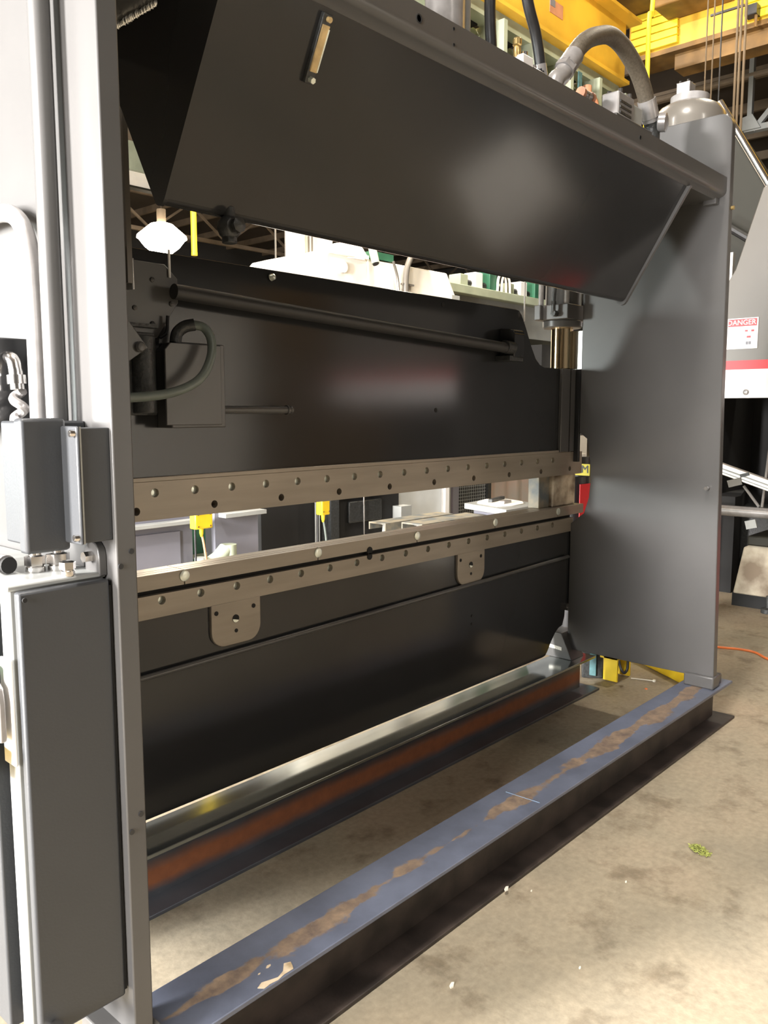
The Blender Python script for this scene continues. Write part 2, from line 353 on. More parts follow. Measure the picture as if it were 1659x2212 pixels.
# right side plate
rp = part('side_plate', B().prism([(1.293,.234),(1.318,1.475),(1.326,2.53)]+arc(1.378, 2.56, .052, 180, 90)+[(1.98,2.612),(1.98,1.30),(1.937,1.27),(1.92,1.16),(1.915,1.07),(1.922,.99),(1.945,.915),(2.015,.86),(2.015,.234)], 'x', 3.58, 3.62), 'paint', PF, bevel=.003)
part('foot', B().box(3.564, 3.64, 1.287, 1.420, .19, .246).box(3.64, 3.70, 1.30, 1.43, .19, .235), 'paint', rp, bevel=.006)
part('foot', B().prism([(1.965,.19),(2.025,.318),(2.058,.318),(2.2,.318),(2.26,.19)], 'x', 3.54, 3.66), 'paint', rp, bevel=.003)
part('rating_label', B().obox((3.5385, 2.055, .242), (.0012, 0, 0), (0, .034, .003), (0, 0, .0085)), 'label', rp, label='small white printed label')
part('stud', B().cyl((3.58, 1.355, 1.073), (3.555, 1.355, 1.073), .006, 10).cyl((3.566, 1.355, 1.073), (3.552, 1.355, 1.073), .009, 10), 'chrome', rp)
part('clamp_block', B().box(3.545, 3.58, 1.365, 1.42, 2.25, 2.285), 'paint', rp, bevel=.003)
part('tie_rod', B().obox((3.475, 1.53, 2.276), (.075, -.122, .007), (.008, .005, 0), (0, 0, .009)), 'palegrey', rp, label='pale grey square tie rod')
part('edge_bolt', B().cyl((3.60, 1.322, 2.235), (3.60, 1.31, 2.235), .008, 10), 'brassm', rp)
# overhead beam (rounded lower front edge), weld and holes
bp_ = [(1.95,2.27),(1.95,2.355),(1.337,2.355),(1.337,2.305)]+arc(1.360, 2.303, .023, 180, 265)[1:]+[(1.375,2.268)]
tb = part('top_beam', B().prism(bp_, 'x', .776, 3.58), 'paint', PF)
for x, z, r in ((1.601,2.32,.008),(1.735,2.34,.003),(1.736,2.303,.003),(2.777,2.325,.005)):
    part('bolt_hole', B().lathe([(r*1.35, .0), (r*1.35, .0015), (r, .0015), (r, -.004)], (x, 1.337, z), 14, (0, -1, 0)), 'blackhole', tb)
# oil tank: V trough with end plates
prof = [(1.375,2.27),(1.6156,1.862)]+arc(1.634, 1.872, .02, 210, 325)+[(1.775,2.085),(1.90,2.27)]
tk = part('oil_tank', B().prism(prof, 'x', 1.079, 3.275), 'paint_shade', PF)
def grow(p, g): cx, cz = 1.64, 2.10; return [(cx+(a-cx)*(1+g), cz+(z-cz)*(1+g) if z < 2.26 else 2.268) for a, z in p]
part('end_plate', B().prism(grow(prof, .055), 'x', 3.272, 3.287), 'paint', tk)
part('end_plate', B().prism(grow(prof, .012), 'x', 1.072, 1.081), 'paint_shade', tk)
b = B()
for i in range(30):
    y = 1.625+.16*i/29; b.lathe([(.001,-.008),(.009+random.random()*.004,-.003),(.009,.004),(.001,.008)], (1.076, y, 2.264), 8, (0, 1, .25))
part('weld_bead', b, 'bright', tk)
def pan(x, s, off=0.):   # point on the sloping tank panel: s metres down from its top edge
    d = Vector((0, .5077, -.8615)); n = Vector((0, -.8615, -.5077)); return Vector((x, 1.375, 2.27))+d*s+n*off
b = B(); c0 = pan(1.338, .012); c1 = pan(1.345, .156)
def strip(c0, c1, wdt, o0, o1):
    d = (c1-c0).normalized(); n = Vector((0, -.8615, -.5077)); u = d.cross(n)
    return B().obox((c0+c1)/2+n*(o0+o1)/2, d*(c1-c0).length/2, u*wdt, n*(o1-o0)/2)
sg = part('sight_gauge', strip(c0, c1, .0125, 0, .012), 'dkbracket', tk, bevel=.002)
part('sight_glass', strip(pan(1.3395, .034), pan(1.3438, .130), .0095, .012, .016), 'brass', sg, label='amber sight glass')
part('glass_edge', strip(pan(1.3485, .040), pan(1.3525, .128), .0012, .012, .018), 'plug', sg)
part('upper_bolt', B().cyl(pan(1.341, .022, .012), pan(1.341, .022, .02), .006, 12), 'brass', sg)
part('lower_bolt', B().cyl(pan(1.3445, .146, .012), pan(1.3445, .146, .024), .007, 6), 'plug', sg)
dv = part('drain_valve', B().cyl((1.250, 1.62, 1.875), (1.250, 1.62, 1.845), .014, 12).lathe([(.02,-.02),(.027,-.012),(.029,0),(.027,.012),(.02,.02)], (1.250, 1.62, 1.828), 10, (0, 1, 0)).cyl((1.250, 1.62, 1.81), (1.250, 1.62, 1.792), .018, 8), 'dkbracket', tk, bevel=.002)
part('valve_knob', B().lathe([(.008,0),(.017,.003),(.018,.014),(.010,.018),(.003,.02)], (1.252, 1.597, 1.83), 8, (0, -1, 0)), 'dkbracket', dv)
# bed
bed = part('bed', B().prism([(.60,.235),(3.36,.235),(3.385,.238),(3.405,.255),(3.44,.30),(3.475,.335),(3.505,.352),(3.54,.36),(3.558,.40),(3.562,.45),(3.64,.46),(3.64,.824),(.60,.824)], 'y', 2.021, 2.085), 'paint_shade', PF, bevel=.002)
hs = [(1.2870-.1325*k, .8695, .0125) for k in (4, 3, 2, 1)]+[(1.2870+.1325*k, .8695, .0125) for k in range(17)]
part('lower_rail', B().holed(.60, 3.60, 2.012, 2.10, [(.822, .888, hs)]), 'steel', bed)
for q in hs[4:]: part('dowel_pin', B().lathe([(.0124,.012),(.0124,0),(.010,-.001),(.001,-.0005)], (q[0], 2.026, q[1]), 14, (0, 1, 0)), 'plug', bed)
part('keyway', B().box(.60, 3.60, 2.03, 2.095, .888, .9035), 'blackhole', bed, label='dark slot between the two rails')
jx = [.84, 1.364, 1.8935, 2.4125, 2.933, 3.454]
xs = [.60]+jx+[3.70]
for i, (a, c) in enumerate(zip(xs, xs[1:])):
    b = B().prism([(2.012,.9035),(2.012,.947),(2.034,.947),(2.034,.943),(2.037,.943),(2.037,.947),(2.058,.947),(2.058,.943),(2.061,.943),(2.061,.947),(2.10,.947),(2.10,.9035)], 'x', a+.002 if i else a, c-.002)
    part('die_rail', b, 'steel', bed)
for x in jx:
    part('set_screw', B().lathe([(.0165,0),(.0165,.004),(.0125,.006),(.002,.005)], (x, 2.013, .929), 16, (0, -1, 0)), 'plug', bed)
part('drilled_pocket', B().cyl((2.147, 2.016, .905), (2.147, 2.0095, .905), .0135, 16).cyl((2.147, 2.016, .884), (2.147, 2.0095, .884), .0125, 16), 'blackhole', bed)
for cx in (1.548, 2.765):
    tp = [(cx-.094,.824)]+arc(cx-.045, .738, .049, 180, 270)+arc(cx+.045, .738, .049, 270, 360)+[(cx+.094,.824)]
    tb_ = part('pad', B().prism(tp, 'y', 2.011, 2.024), 'steel', bed, bevel=.002)
    for dx, z, r in ((-.076,.797,.007),(.066,.797,.007),(-.004,.769,.0125),(-.003,.731,.006)):
        part('bore', B().lathe([(r, 0), (r, .0012), (r*.5, .0008)], (cx+dx, 2.0105, z), 16, (0, -1, 0)), 'blackhole', tb_)
        if r > .01: part('bore_glint', B().prism(arc(cx+dx, z, r*.95, 180, 330, 8), 'y', 2.0088, 2.0095), 'plug', tb_)
part('oil_pipe', B().cyl((.70, 2.008, .650), (3.555, 2.008, .700), .0085, 14), 'paint', bed)
for x in (1.0, 2.3, 3.3):
    pass
part('hanger_bolt', B().cyl((3.556, 2.021, .455), (3.556, 2.005, .455), .013, 8).cyl((3.556, 2.02, .44), (3.556, 2.0, .44), .008, 8), 'chrome', bed)
for x, z in ((2.785,.545),(2.785,.51)): part('bolt_hole', B().cyl((x, 2.022, z), (x, 2.0195, z), .006, 10), 'blackhole', bed)
# guide rail at the right end of the ram
part('guide_rail', B().box(3.605, 3.655, 1.99, 2.055, 1.285, 1.782), 'bright', PF, bevel=.002)
part('guide_backing', B().box(3.585, 3.60, 1.985, 2.06, 1.16, 1.60), 'paint_shade', PF, bevel=.002)

# ------------------------------------------------------------------ ram
RM = thing('press_brake_ram', 'dark grey upper ram plate hanging between the side plates', 'ram', (2.15, 2.05, 1.1))
rpoly = [(.79,1.205),(.79,1.832),(3.075,1.836),(3.105,1.832),(3.125,1.815),(3.16,1.765),(3.205,1.69),(3.245,1.635),(3.28,1.61),(3.32,1.599),(3.575,1.599),(3.575,1.205)]
rplate = part('ram_plate', B().prism(rpoly, 'y', 2.021, 2.082), 'paint_shade', RM, bevel=.003)
h1 = [(1.2765+.1325*k, 1.1755, .0125) for k in range(-3, 17)]; h2 = [(1.2165+.2598*k, 1.128, .0115) for k in range(-1, 10)]
part('clamp_bar', B().holed(.79, 3.67, 2.012, 2.07, [(1.100, 1.152, h2), (1.152, 1.207, h1)]), 'steel', RM)
part('hole_dark_strip', B().box(.79, 3.60, 2.071, 2.09, 1.108, 1.145), 'blackhole', RM)  # near-black strip added behind the lower hole row to keep it dark
part('clamp_bar_lip', B().box(.79, 3.56, 2.012, 2.03, 1.207, 1.220), 'steel', RM, bevel=.002)
for q in h1[3:]: part('dowel_pin', B().lathe([(.0124,.012),(.0124,0),(.010,-.001),(.001,-.0005)], (q[0], 2.024, q[1]), 14, (0, 1, 0)), 'plug', RM)
part('gib_block', B().prism([(3.45,1.21),(3.45,1.598),(3.575,1.598),(3.575,1.21)], 'y', 2.004, 2.021), 'paint', RM, bevel=.003)
part('gib_seam', B().box(3.523, 3.530, 2.0025, 2.004, 1.21, 1.60), 'blackhole', RM)
for x, z in ((2.533,1.405),(2.572,1.808)): part('bolt_hole', B().cyl((x, 2.022, z), (x, 2.0195, z), .009, 14), 'blackhole', RM)
part('lifting_plug', B().lathe([(.006,0),(.011,.003),(.009,.016),(.002,.02)], (1.71, 2.02, 1.808), 12, (.35, -1, .25)), 'plug', RM, label='pale green plug')
part('torsion_bar', B().cyl((1.325, 1.965, 1.7225), (2.905, 1.955, 1.660), .021, 18), 'matte', RM)
part('torsion_bracket', B().prism([(1.945,1.625),(1.945,1.72)]+arc(1.965, 1.72, .02, 180, 90)+[(2.02,1.745),(2.02,1.625)], 'x', 2.955, 3.03), 'paint_shade', RM, bevel=.004)
part('torsion_bearing', B().cyl((2.90, 1.957, 1.664), (2.955, 1.957, 1.662), .027, 16).box(2.93, 3.03, 1.95, 2.021, 1.61, 1.63), 'dkbracket', RM)
for x, z in ((1.342,1.765),(3.124,1.787)): part('sensor_rod', B().cyl((x, 2.008, z-.0), (x, 2.008, z+.30 if x > 3 else z+.075), .0035, 8), 'white', RM, label='thin bright upright rod')
cov = part('cover_plate', B().prism([(.9,1.60),(.9,1.80),(1.33,1.80),(1.37,1.765),(1.37,1.70),(1.30,1.60)], 'y', 2.012, 2.021), 'paint', RM, bevel=.002)
for x, z in ((1.289,1.754),(1.347,1.695),(1.286,1.637),(1.233,1.675)): part('screw', B().lathe([(.007,0),(.0065,.004),(.002,.006)], (x, 2.012, z), 12, (0, -1, 0)), 'paint', cov)
# transducer housing and hose on the ram
bx = part('transducer_box', B().prism([(1.298,1.355),(1.298,1.565),(1.32,1.588),(1.478,1.588),(1.478,1.355)], 'y', 1.95, 2.021), 'paint', RM, bevel=.003)
part('box_lid', B().prism([(1.275,1.363),(1.275,1.565),(1.293,1.584),(1.458,1.584),(1.458,1.363)], 'y', 1.94, 1.947), 'paint', bx, bevel=.002)
part('hose_elbow', B().tube([(1.325, 1.965, 1.585), (1.332, 1.965, 1.612), (1.35, 1.955, 1.630), (1.372, 1.94, 1.636)], .0165, 12), 'dkbracket', bx)
part('curved_hose', B().tube([(1.365, 1.945, 1.636), (1.392, 1.925, 1.628), (1.40, 1.905, 1.595), (1.386, 1.89, 1.545), (1.345, 1.88, 1.49), (1.275, 1.88, 1.455), (1.18, 1.89, 1.438), (1.02, 1.90, 1.43)], .0125, 14), 'hosegrey', bx)
part('stub_pipe', B().cyl((1.46, 1.985, 1.405), (1.752, 1.985, 1.405), .0115, 14).cyl((1.738, 1.985, 1.405), (1.744, 1.985, 1.405), .015, 14).cyl((1.752, 1.985, 1.405), (1.76, 1.985, 1.405), .0125, 12), 'paint', RM)
mt = part('feed_motor', B().cyl((1.235, 1.985, 1.60), (1.235, 1.985, 1.395), .034, 20).box(1.17, 1.275, 1.985, 2.021, 1.39, 1.61), 'dkbracket', RM, bevel=.003)
part('motor_plate', B().prism([(1.05,1.53),(1.05,1.72),(1.165,1.635),(1.222,1.565),(1.16,1.525)], 'y', 1.935, 1.945), 'paint', RM, bevel=.002)
part('motor_pin', B().lathe([(.014,0),(.014,.008),(.010,.013),(.003,.014)], (1.195, 1.935, 1.566), 16, (0, -1, 0)), 'paint', RM)
part('motor_rail', B().box(1.20, 1.29, 1.99, 2.012, 1.624, 1.634), 'dkbracket', RM)
part('cable_tail', B().tube([(1.30, 2.0, 1.60), (1.318, 1.995, 1.615), (1.322, 1.995, 1.64), (1.324, 1.995, 1.66)], .005, 8), 'black', RM)
part('grease_fitting', B().cyl((1.225, 1.985, 1.425), (1.25, 1.97, 1.42), .011, 10), 'fitting', RM)
part('left_column', B().box(1.203, 1.2135, 1.99, 2.01, 1.735, 2.30).box(1.2135, 1.219, 1.992, 2.012, 1.735, 2.30), 'tan', RM, label='slim cream upright post')
part('left_column_shaft', B().cyl((1.222, 2.0, 1.72), (1.222, 2.0, 1.80), .006, 12), 'bright', RM)

# ------------------------------------------------------------------ hydraulic cylinder (right)
CY = thing('hydraulic_cylinder', 'grey hydraulic cylinder with polished rod standing on the ram shoulder', 'cylinder', (3.58, 2.09, 1.6))
part('rod', B().cyl((3.585, 2.09, 1.601), (3.585, 2.09, 1.80), .0515, 32), 'rod', CY, bevel=.004)
part('gland', B().lathe([(.088, 1.795), (.093, 1.80), (.093, 1.825), (.088, 1.83)], (3.585, 2.09, 0), 32), 'paint', CY)
hd = part('head_block', B().prism([(3.478,2.0),(3.66,2.0),(3.70,2.03),(3.70,2.17),(3.485,2.17),(3.45,2.165),(3.45,2.13),(3.478,2.13)], 'z', 1.828, 1.898), 'paint', CY, bevel=.004)
part('barrel', B().cyl((3.585, 2.09, 1.898), (3.585, 2.09, 2.62), .082, 32), 'paint', CY)
for x, y in ((3.497,2.02),(3.495,2.155),(3.675,2.03),(3.675,2.155)): part('tie_rod', B().cyl((x, y, 1.89), (x, y, 2.6), .0125, 14), 'fitting', CY)
part('cap_block', B().box(3.475, 3.695, 1.995, 2.185, 2.60, 2.66), 'paint', CY, bevel=.004)
part('pilot_line', B().tube([(3.47, 2.06, 1.856), (3.455, 2.06, 1.858), (3.45, 2.06, 1.88), (3.452, 2.058, 1.95), (3.47, 2.05, 2.15)], .0095, 10), 'dkbracket', CY)
part('line_fitting', B().cyl((3.478, 2.06, 1.853), (3.445, 2.06, 1.853), .014, 6).cyl((3.45, 2.06, 1.892), (3.45, 2.06, 1.908), .013, 6), 'dkbracket', CY)

# surge tank bolted outside the right side plate
ST = thing('surge_tank', 'glossy grey domed surge tank behind the top corner of right side plate', 'tank', (3.80, 1.60, 2.2))
part('tank_body', B().lathe([(.15,2.2),(.165,2.22),(.165,2.66),(.155,2.70),(.13,2.735),(.10,2.752),(.075,2.757),(.03,2.758)], (3.80, 1.60, 0), 36), 'tan', ST)
part('tank_collar', B().lathe([(.075,2.752),(.083,2.756),(.083,2.788),(.03,2.79)], (3.80, 1.60, 0), 32), 'fitting', ST)
vb = part('valve_block', B().box(3.755, 3.82, 1.585, 1.645, 2.788, 2.845), 'fitting', ST, bevel=.003)
for x, y in ((3.768,1.633),(3.808,1.633),(3.808,1.598),(3.768,1.598)): part('cap_screw', B().cyl((x, y, 2.845), (x, y, 2.855), .0065, 10), 'chrome', vb)
part('mount_bracket', B().box(3.62, 3.68, 1.53, 1.67, 2.3, 2.4), 'paint', ST)

# ------------------------------------------------------------------ hydraulics on top of the beam
Z0 = 2.355
HP = thing('hydraulic_hose', 'thick brown braided hydraulic hose arching over the beam', 'hose', (2.9, 1.55, Z0))
part('hose_body', B().tube([(2.680, 1.55, 2.606), (2.722, 1.55, 2.655), (2.785, 1.55, 2.702), (2.86, 1.55, 2.738), (2.945, 1.55, 2.765), (3.03, 1.55, 2.762), (3.11, 1.55, 2.738), (3.18, 1.55, 2.703), (3.235, 1.55, 2.655), (3.275, 1.55, 2.605)], .031, 18), 'hose', HP)
part('crimp_sleeve', B().cyl((2.640, 1.55, 2.566), (2.690, 1.55, 2.618), .035, 18), 'fitting', HP)
part('hex_nut', B().cyl((2.622, 1.55, 2.548), (2.645, 1.55, 2.571), .037, 6), 'fitting', HP)
part('elbow', B().tube([(2.635, 1.55, 2.562), (2.61, 1.55, 2.53), (2.575, 1.55, 2.505), (2.56, 1.55, 2.46), (2.56, 1.55, Z0)], .031, 16), 'fitting', HP)
part('crimp_sleeve', B().cyl((3.262, 1.55, 2.625), (3.30, 1.55, 2.567), .036, 18), 'fitting', HP)
part('hex_nut', B().cyl((3.295, 1.55, 2.575), (3.308, 1.55, 2.553), .035, 6), 'fitting', HP)
part('elbow', B().tube([(3.30, 1.55, 2.565), (3.318, 1.55, 2.54), (3.325, 1.55, 2.50), (3.325, 1.55, Z0)], .030, 16), 'dkbracket', HP)
part('elbow_plug', B().lathe([(.032,0),(.036,.004),(.036,.03),(.02,.036)], (3.325, 1.525, 2.548), 18, (.25, -1, -.1)), 'fitting', HP)
h1_ = thing('black_hose', 'wet looking black hose rising straight at the left', 'hose', (2.3, 1.6, Z0))
part('hose_body', B().tube([(2.268, 1.60, Z0), (2.27, 1.60, 2.52), (2.262, 1.60, 2.6), (2.262, 1.60, 2.72), (2.30, 1.60, 3.1)], .0175, 14), 'black', h1_)
part('hose_ferrule', B().cyl((2.268, 1.60, Z0), (2.268, 1.60, 2.41), .022, 14), 'fitting', h1_)
h2_ = thing('black_hose', 'black hose with grey ferrule slanting down right of the brass valve', 'hose', (2.55, 1.6, Z0))
part('hose_body', B().tube([(2.42, 1.60, 2.86), (2.475, 1.60, 2.73), (2.523, 1.60, 2.655), (2.552, 1.60, 2.58), (2.563, 1.60, 2.52)], .0185, 14), 'black', h2_)
part('hose_ferrule', B().cyl((2.556, 1.60, 2.565), (2.572, 1.60, 2.515), .0205, 14), 'fitting', h2_)
part('hose_nipple', B().cyl((2.568, 1.60, 2.525), (2.58, 1.60, Z0), .017, 12), 'fitting', h2_)
pp = thing('riser_pipe', 'wide grey riser pipe with brown edge cut by the top of the frame', 'pipe', (2.10, 1.62, Z0))
part('pipe_body', B().cyl((2.06, 1.62, Z0), (2.06, 1.62, 3.2), .06, 28), 'fitting', pp)
part('conduit', B().cyl((2.145, 1.61, Z0), (2.145, 1.61, 3.2), .017, 12), 'palegrey', pp)
part('clamp', B().lathe([(.058,2.40),(.066,2.40),(.066,2.44),(.058,2.44)], (2.06, 1.62, 0), 24), 'paint', pp)
v1 = thing('valve_manifold', 'small grey manifold block with brass cap left of black slanting hose', 'valve', (2.41, 1.58, Z0))
part('block', B().box(2.375, 2.435, 1.55, 1.61, Z0, 2.535), 'white', v1, bevel=.003)
part('side_block', B().box(2.435, 2.52, 1.555, 1.605, Z0, 2.515), 'paint', v1, bevel=.003)
part('brass_cap', B().lathe([(.012,2.53),(.012,2.56),(.010,2.565),(.0145,2.568),(.0145,2.585),(.010,2.59)], (2.385, 1.58, 0), 16), 'brassm', v1)
part('cap_bolt', B().cyl((2.42, 1.575, 2.535), (2.42, 1.575, 2.556), .011, 12), 'chrome', v1)
part('side_bolt', B().cyl((2.475, 1.575, 2.515), (2.475, 1.575, 2.53), .011, 12), 'fitting', v1)
v2 = thing('valve_stack', 'grey hydraulic valve body with cap bolts under the hose arch', 'valve', (3.08, 1.57, Z0))
part('valve_body', B().box(2.99, 3.12, 1.53, 1.60, Z0, 2.585), 'fitting', v2, bevel=.006)
part('valve_end', B().box(3.12, 3.20, 1.535, 1.595, Z0, 2.57), 'palegrey', v2, bevel=.006)
part('base_block', B().box(2.94, 3.24, 1.51, 1.62, Z0, 2.49), 'paint', v2, bevel=.004)
for x, y in ((3.105,1.545),(3.03,1.545),(3.105,1.59),(3.03,1.59)): part('cap_screw', B().cyl((x, y, 2.583), (x, y, 2.602), .0095, 10), 'chrome', v2)
for k in range(3): part('cooling_rib', B().box(3.0, 3.09, 1.526, 1.531, 2.505+.02*k, 2.513+.02*k), 'dkbracket', v2)
v3 = thing('gauge_tee', 'small pipe tee with reddish cap left of the valve body', 'fitting', (2.85, 1.58, Z0))
part('tee', B().cyl((2.87, 1.60, Z0), (2.87, 1.60, 2.55), .016, 12).cyl((2.84, 1.60, 2.55), (2.90, 1.60, 2.55), .016, 12), 'fitting', v3)
for a_ in (2.83, 2.90): part('red_cap', B().cyl((a_, 1.60, 2.55), (a_+.015, 1.60, 2.55), .02, 12), 'copper', v3, label='reddish brown cap')

# ------------------------------------------------------------------ electrical gear on the left side plate
j1 = thing('junction_box', 'larger grey junction box on left side plate with bright edge', 'junction box', (.63, 1.40, 1.17))
part('box_body', B().box(.625, .737, 1.376, 1.46, 1.174, 1.384), 'box', j1, bevel=.004)
part('box_cover', B().box(.608, .686, 1.345, 1.374, 1.164, 1.389), 'box', j1, bevel=.006)
j2 = thing('terminal_box', 'narrow grey terminal box with two lid screws beside bigger box', 'junction box', (.70, 1.33, 1.18))
part('box_body', B().box(.684, .737, 1.296, 1.36, 1.180, 1.373), 'box', j2, bevel=.002)
part('lid', B().box(.676, .682, 1.292, 1.362, 1.178, 1.376), 'box', j2, bevel=.003)
part('lid_bead', B().box(.682, .685, 1.2935, 1.36, 1.179, 1.375), 'palegrey', j2)
for z in (1.364, 1.19): part('lid_screw', B().cyl((.676, 1.30, z), (.668, 1.30, z), .006, 8).cyl((.6695, 1.30, z), (.667, 1.30, z), .004, 8), 'chrome', j2)
en = thing('control_enclosure', 'tall dark grey control enclosure at lower left of the frame', 'electrical cabinet', (.65, 1.5, .33))
part('door', B().box(.571, .731, 1.303, 1.322, .33, 1.112), 'box', en, bevel=.005)
part('door_frame', B().box(.566, .733, 1.326, 1.362, .325, 1.116), 'palegrey', en, bevel=.004)
part('cabinet_body', B().box(.585, .735, 1.362, 1.40, .33, 1.112), 'blackhole', en)
part('cabinet_rear', B().box(.560, .735, 1.40, 1.95, .31, 1.118), 'box', en, bevel=.004)
part('cabinet_top', B().box(.562, .735, 1.322, 1.95, 1.112, 1.122), 'palegrey', en, bevel=.003)
part('door_screw', B().cyl((.580, 1.301, 1.10), (.580, 1.2985, 1.10), .004, 10), 'blackhole', en)
part('hinge_pin', B().box(.729, .735, 1.306, 1.314, .34, 1.10), 'blackhole', en)
dsn = thing('disconnect_handle', 'metal disconnect lever with yellow tag at the left edge', 'switch handle', (.545, 1.36, .83))
part('back_plate', B().box(.560, .566, 1.322, 1.362, .82, 1.0), 'white', dsn, bevel=.002)
part('lever', B().prism([(1.325,.865),(1.325,.93),(1.33,.955),(1.345,.965),(1.375,.965),(1.385,.945),(1.38,.865)], 'x', .540, .552), 'fitting', dsn, bevel=.003)
part('lever_boss', B().lathe([(.014,0),(.014,.004),(.008,.006),(.002,.009)], (.540, 1.350, .938), 16, (-1, 0, 0)), 'fitting', dsn)
part('lever_slot', B().box(.538, .5405, 1.355, 1.365, .878, .915), 'greendk', dsn)
part('green_guard', B().prism([(1.345,.96),(1.345,.985),(1.36,.99),(1.39,.98),(1.39,.955)], 'x', .542, .55), 'greendk', dsn)
yt = part('yellow_tag', B().prism([(1.34,.855),(1.326,.857),(1.335,.80),(1.345,.797),(1.40,.795),(1.40,.86)], 'x', .530, .537), 'yellow', dsn, bevel=.002)
part('tag_hole', B().cyl((.5305, 1.35, .84), (.5285, 1.35, .84), .005, 12), 'blackhole', yt)
for i, (x, y, s, lab) in enumerate(((.652, 1.412, 1, 'tall plated cable gland under the junction box, left of three'), (.688, 1.40, 1.1, 'tall plated cable gland in the middle of three'), (.672, 1.335, .75, 'short plated cable gland nearest the frame edge'))):
    g = thing('cable_gland', lab, 'cable gland', (x, y, 1.122), 'cable glands on the enclosure top')
    part('locknut', B().lathe([(.016*s,1.122),(.0165*s,1.124),(.0165*s,1.131),(.014*s,1.133)], (x, y, 0), 18), 'chrome', g)
    part('hex_body', B().lathe([(.0125*s,1.132),(.018*s,1.134),(.018*s,1.134+.016*s),(.0125*s,1.136+.016*s)], (x, y, 0), 6), 'chrome', g)
    if i < 2: part('nipple', B().cyl((x, y, 1.134+.015*s), (x, y, 1.178), .011, 14), 'chrome', g)
t = thing('rubber_tube', 'short black rubber tube end lying on the enclosure top', 'tube', (.62, 1.45, 1.14))
part('tube_body', B().cyl((.606, 1.42, 1.139), (.588, 1.60, 1.139), .017, 16), 'fitting', t)
part('tube_mouth', B().cyl((.6068, 1.412, 1.139), (.606, 1.4205, 1.139), .0145, 16), 'blackhole', t)
c1 = thing('conduit_pipe', 'straight grey conduit rising full height on left side plate', 'conduit', (.705, 1.41, 1.18))
part('pipe', B().cyl((.706, 1.414, 1.37), (.706, 1.414, 2.72), .0185, 20), 'paint', c1)
part('strap', B().box(.703, .737, 1.39, 1.437, 2.2, 2.225), 'paint', c1)
c2 = thing('bent_hose', 'grey hose bending down behind the straight conduit', 'conduit', (.705, 1.48, 1.38))
part('hose_body', B().tube([(.706, 1.482, 1.37), (.706, 1.480, 1.50), (.706, 1.482, 1.63), (.706, 1.495, 1.70), (.706, 1.53, 1.745), (.706, 1.60, 1.765), (.706, 1.75, 1.765)], .0165, 18), 'fitting', c2)
fl = thing('flexible_conduit', 'coiled light metal conduit with elbow at left edge', 'conduit', (.69, 1.54, 1.38))
part('elbow', B().tube([(.69, 1.70, 1.500), (.69, 1.60, 1.500), (.69, 1.548, 1.497), (.69, 1.535, 1.478), (.69, 1.533, 1.462)], .0125, 14), 'chrome', fl)
part('collar', B().cyl((.69, 1.532, 1.466), (.69, 1.531, 1.450), .017, 14).cyl((.69, 1.531, 1.452), (.69, 1.530, 1.440), .0125, 14), 'chrome', fl)
b = B()
part('coil', B().tube([(.69+.008*math.cos(a*1.0), 1.527+.011*math.sin(a*1.0), 1.438-.0075*a/1.3) for a in [k*.7 for k in range(18)]], .009, 10, 3), 'fitting', fl)
db = thing('relay_box', 'dark box behind the flexible conduit at left edge', 'junction box', (.69, 1.62, 1.38))
part('box_body', B().box(.665, .737, 1.56, 1.9, 1.37, 1.535), 'paint_shade', db, bevel=.003)
part('box_lid', B().box(.655, .665, 1.572, 1.9, 1.36, 1.53), 'paint_shade', db, bevel=.003)
bl = thing('anchor_bolt', 'chunky zinc bolt head below the enclosure', 'bolt', (.592, 1.29, .19))
part('shank', B().cyl((.592, 1.29, .19), (.592, 1.29, .345), .011, 12), 'chrome', bl)
part('nut', B().cyl((.592, 1.29, .328), (.592, 1.29, .345), .017, 6).cyl((.592, 1.29, .345), (.592, 1.29, .360), .0115, 12), 'chrome', bl)

# ------------------------------------------------------------------ floor beams
def wbeam(name, label, yc, x0, x1, mtop, mweb, hw=.085, z=.19):
    t = thing(name, label, 'steel beam', ((x0+x1)/2, yc, 0), None)
    part('top_flange', B().box(x0, x1, yc-hw, yc+hw, z-.012, z), mtop, t, bevel=.002)
    part('web', B().box(x0, x1-.01, yc-.005, yc+.005, .012, z-.012), mweb, t)
    part('bottom_flange', B().box(x0, x1+.05, yc-hw, yc+hw, 0, .012), mweb, t, bevel=.002)
    return t
nb = wbeam('floor_beam', 'nearer wide flange beam, blue grey top with rust streak', 1.357, .50, 3.76, 'beamtop', 'beambrown')
for poly in ([(1.023,1.286),(1.04,1.293),(1.075,1.28),(1.095,1.287),(1.113,1.305),(1.127,1.298),(1.121,1.285),(1.115,1.276),(1.09,1.277),(1.069,1.273),(1.05,1.276),(1.032,1.274)], [(1.076,1.322),(1.083,1.327),(1.092,1.325),(1.088,1.320),(1.08,1.319)], [(1.050,1.318),(1.055,1.321),(1.059,1.319),(1.054,1.316)]):
    part('rust_scab', B().prism(poly, 'z', .19, .1906), 'scab', nb)
part('chalk_line', B().obox((2.145, 1.35, .1904), (.004, -.06, 0), (.0009, 0, 0), (0, 0, .0006)), 'chalk', nb, label='short blue chalk stroke')
fb = wbeam('floor_beam', 'farther wide flange beam under the bed, orange rusty web', 2.005, .62, 3.70, 'flange', 'beamrust')

# ------------------------------------------------------------------ block between ram and bed
sb = thing('support_block', 'stained pale block wedged between ram and bed at right', 'block', (3.5, 2.05, .947))
part('timber_block', B().box(3.452, 3.665, 2.04, 2.12, .947, 1.099), 'concreteblk', sb, bevel=.008)
part('steel_plate', B().box(3.36, 3.452, 2.06, 2.12, .947, 1.099), 'millplate', sb, bevel=.003)

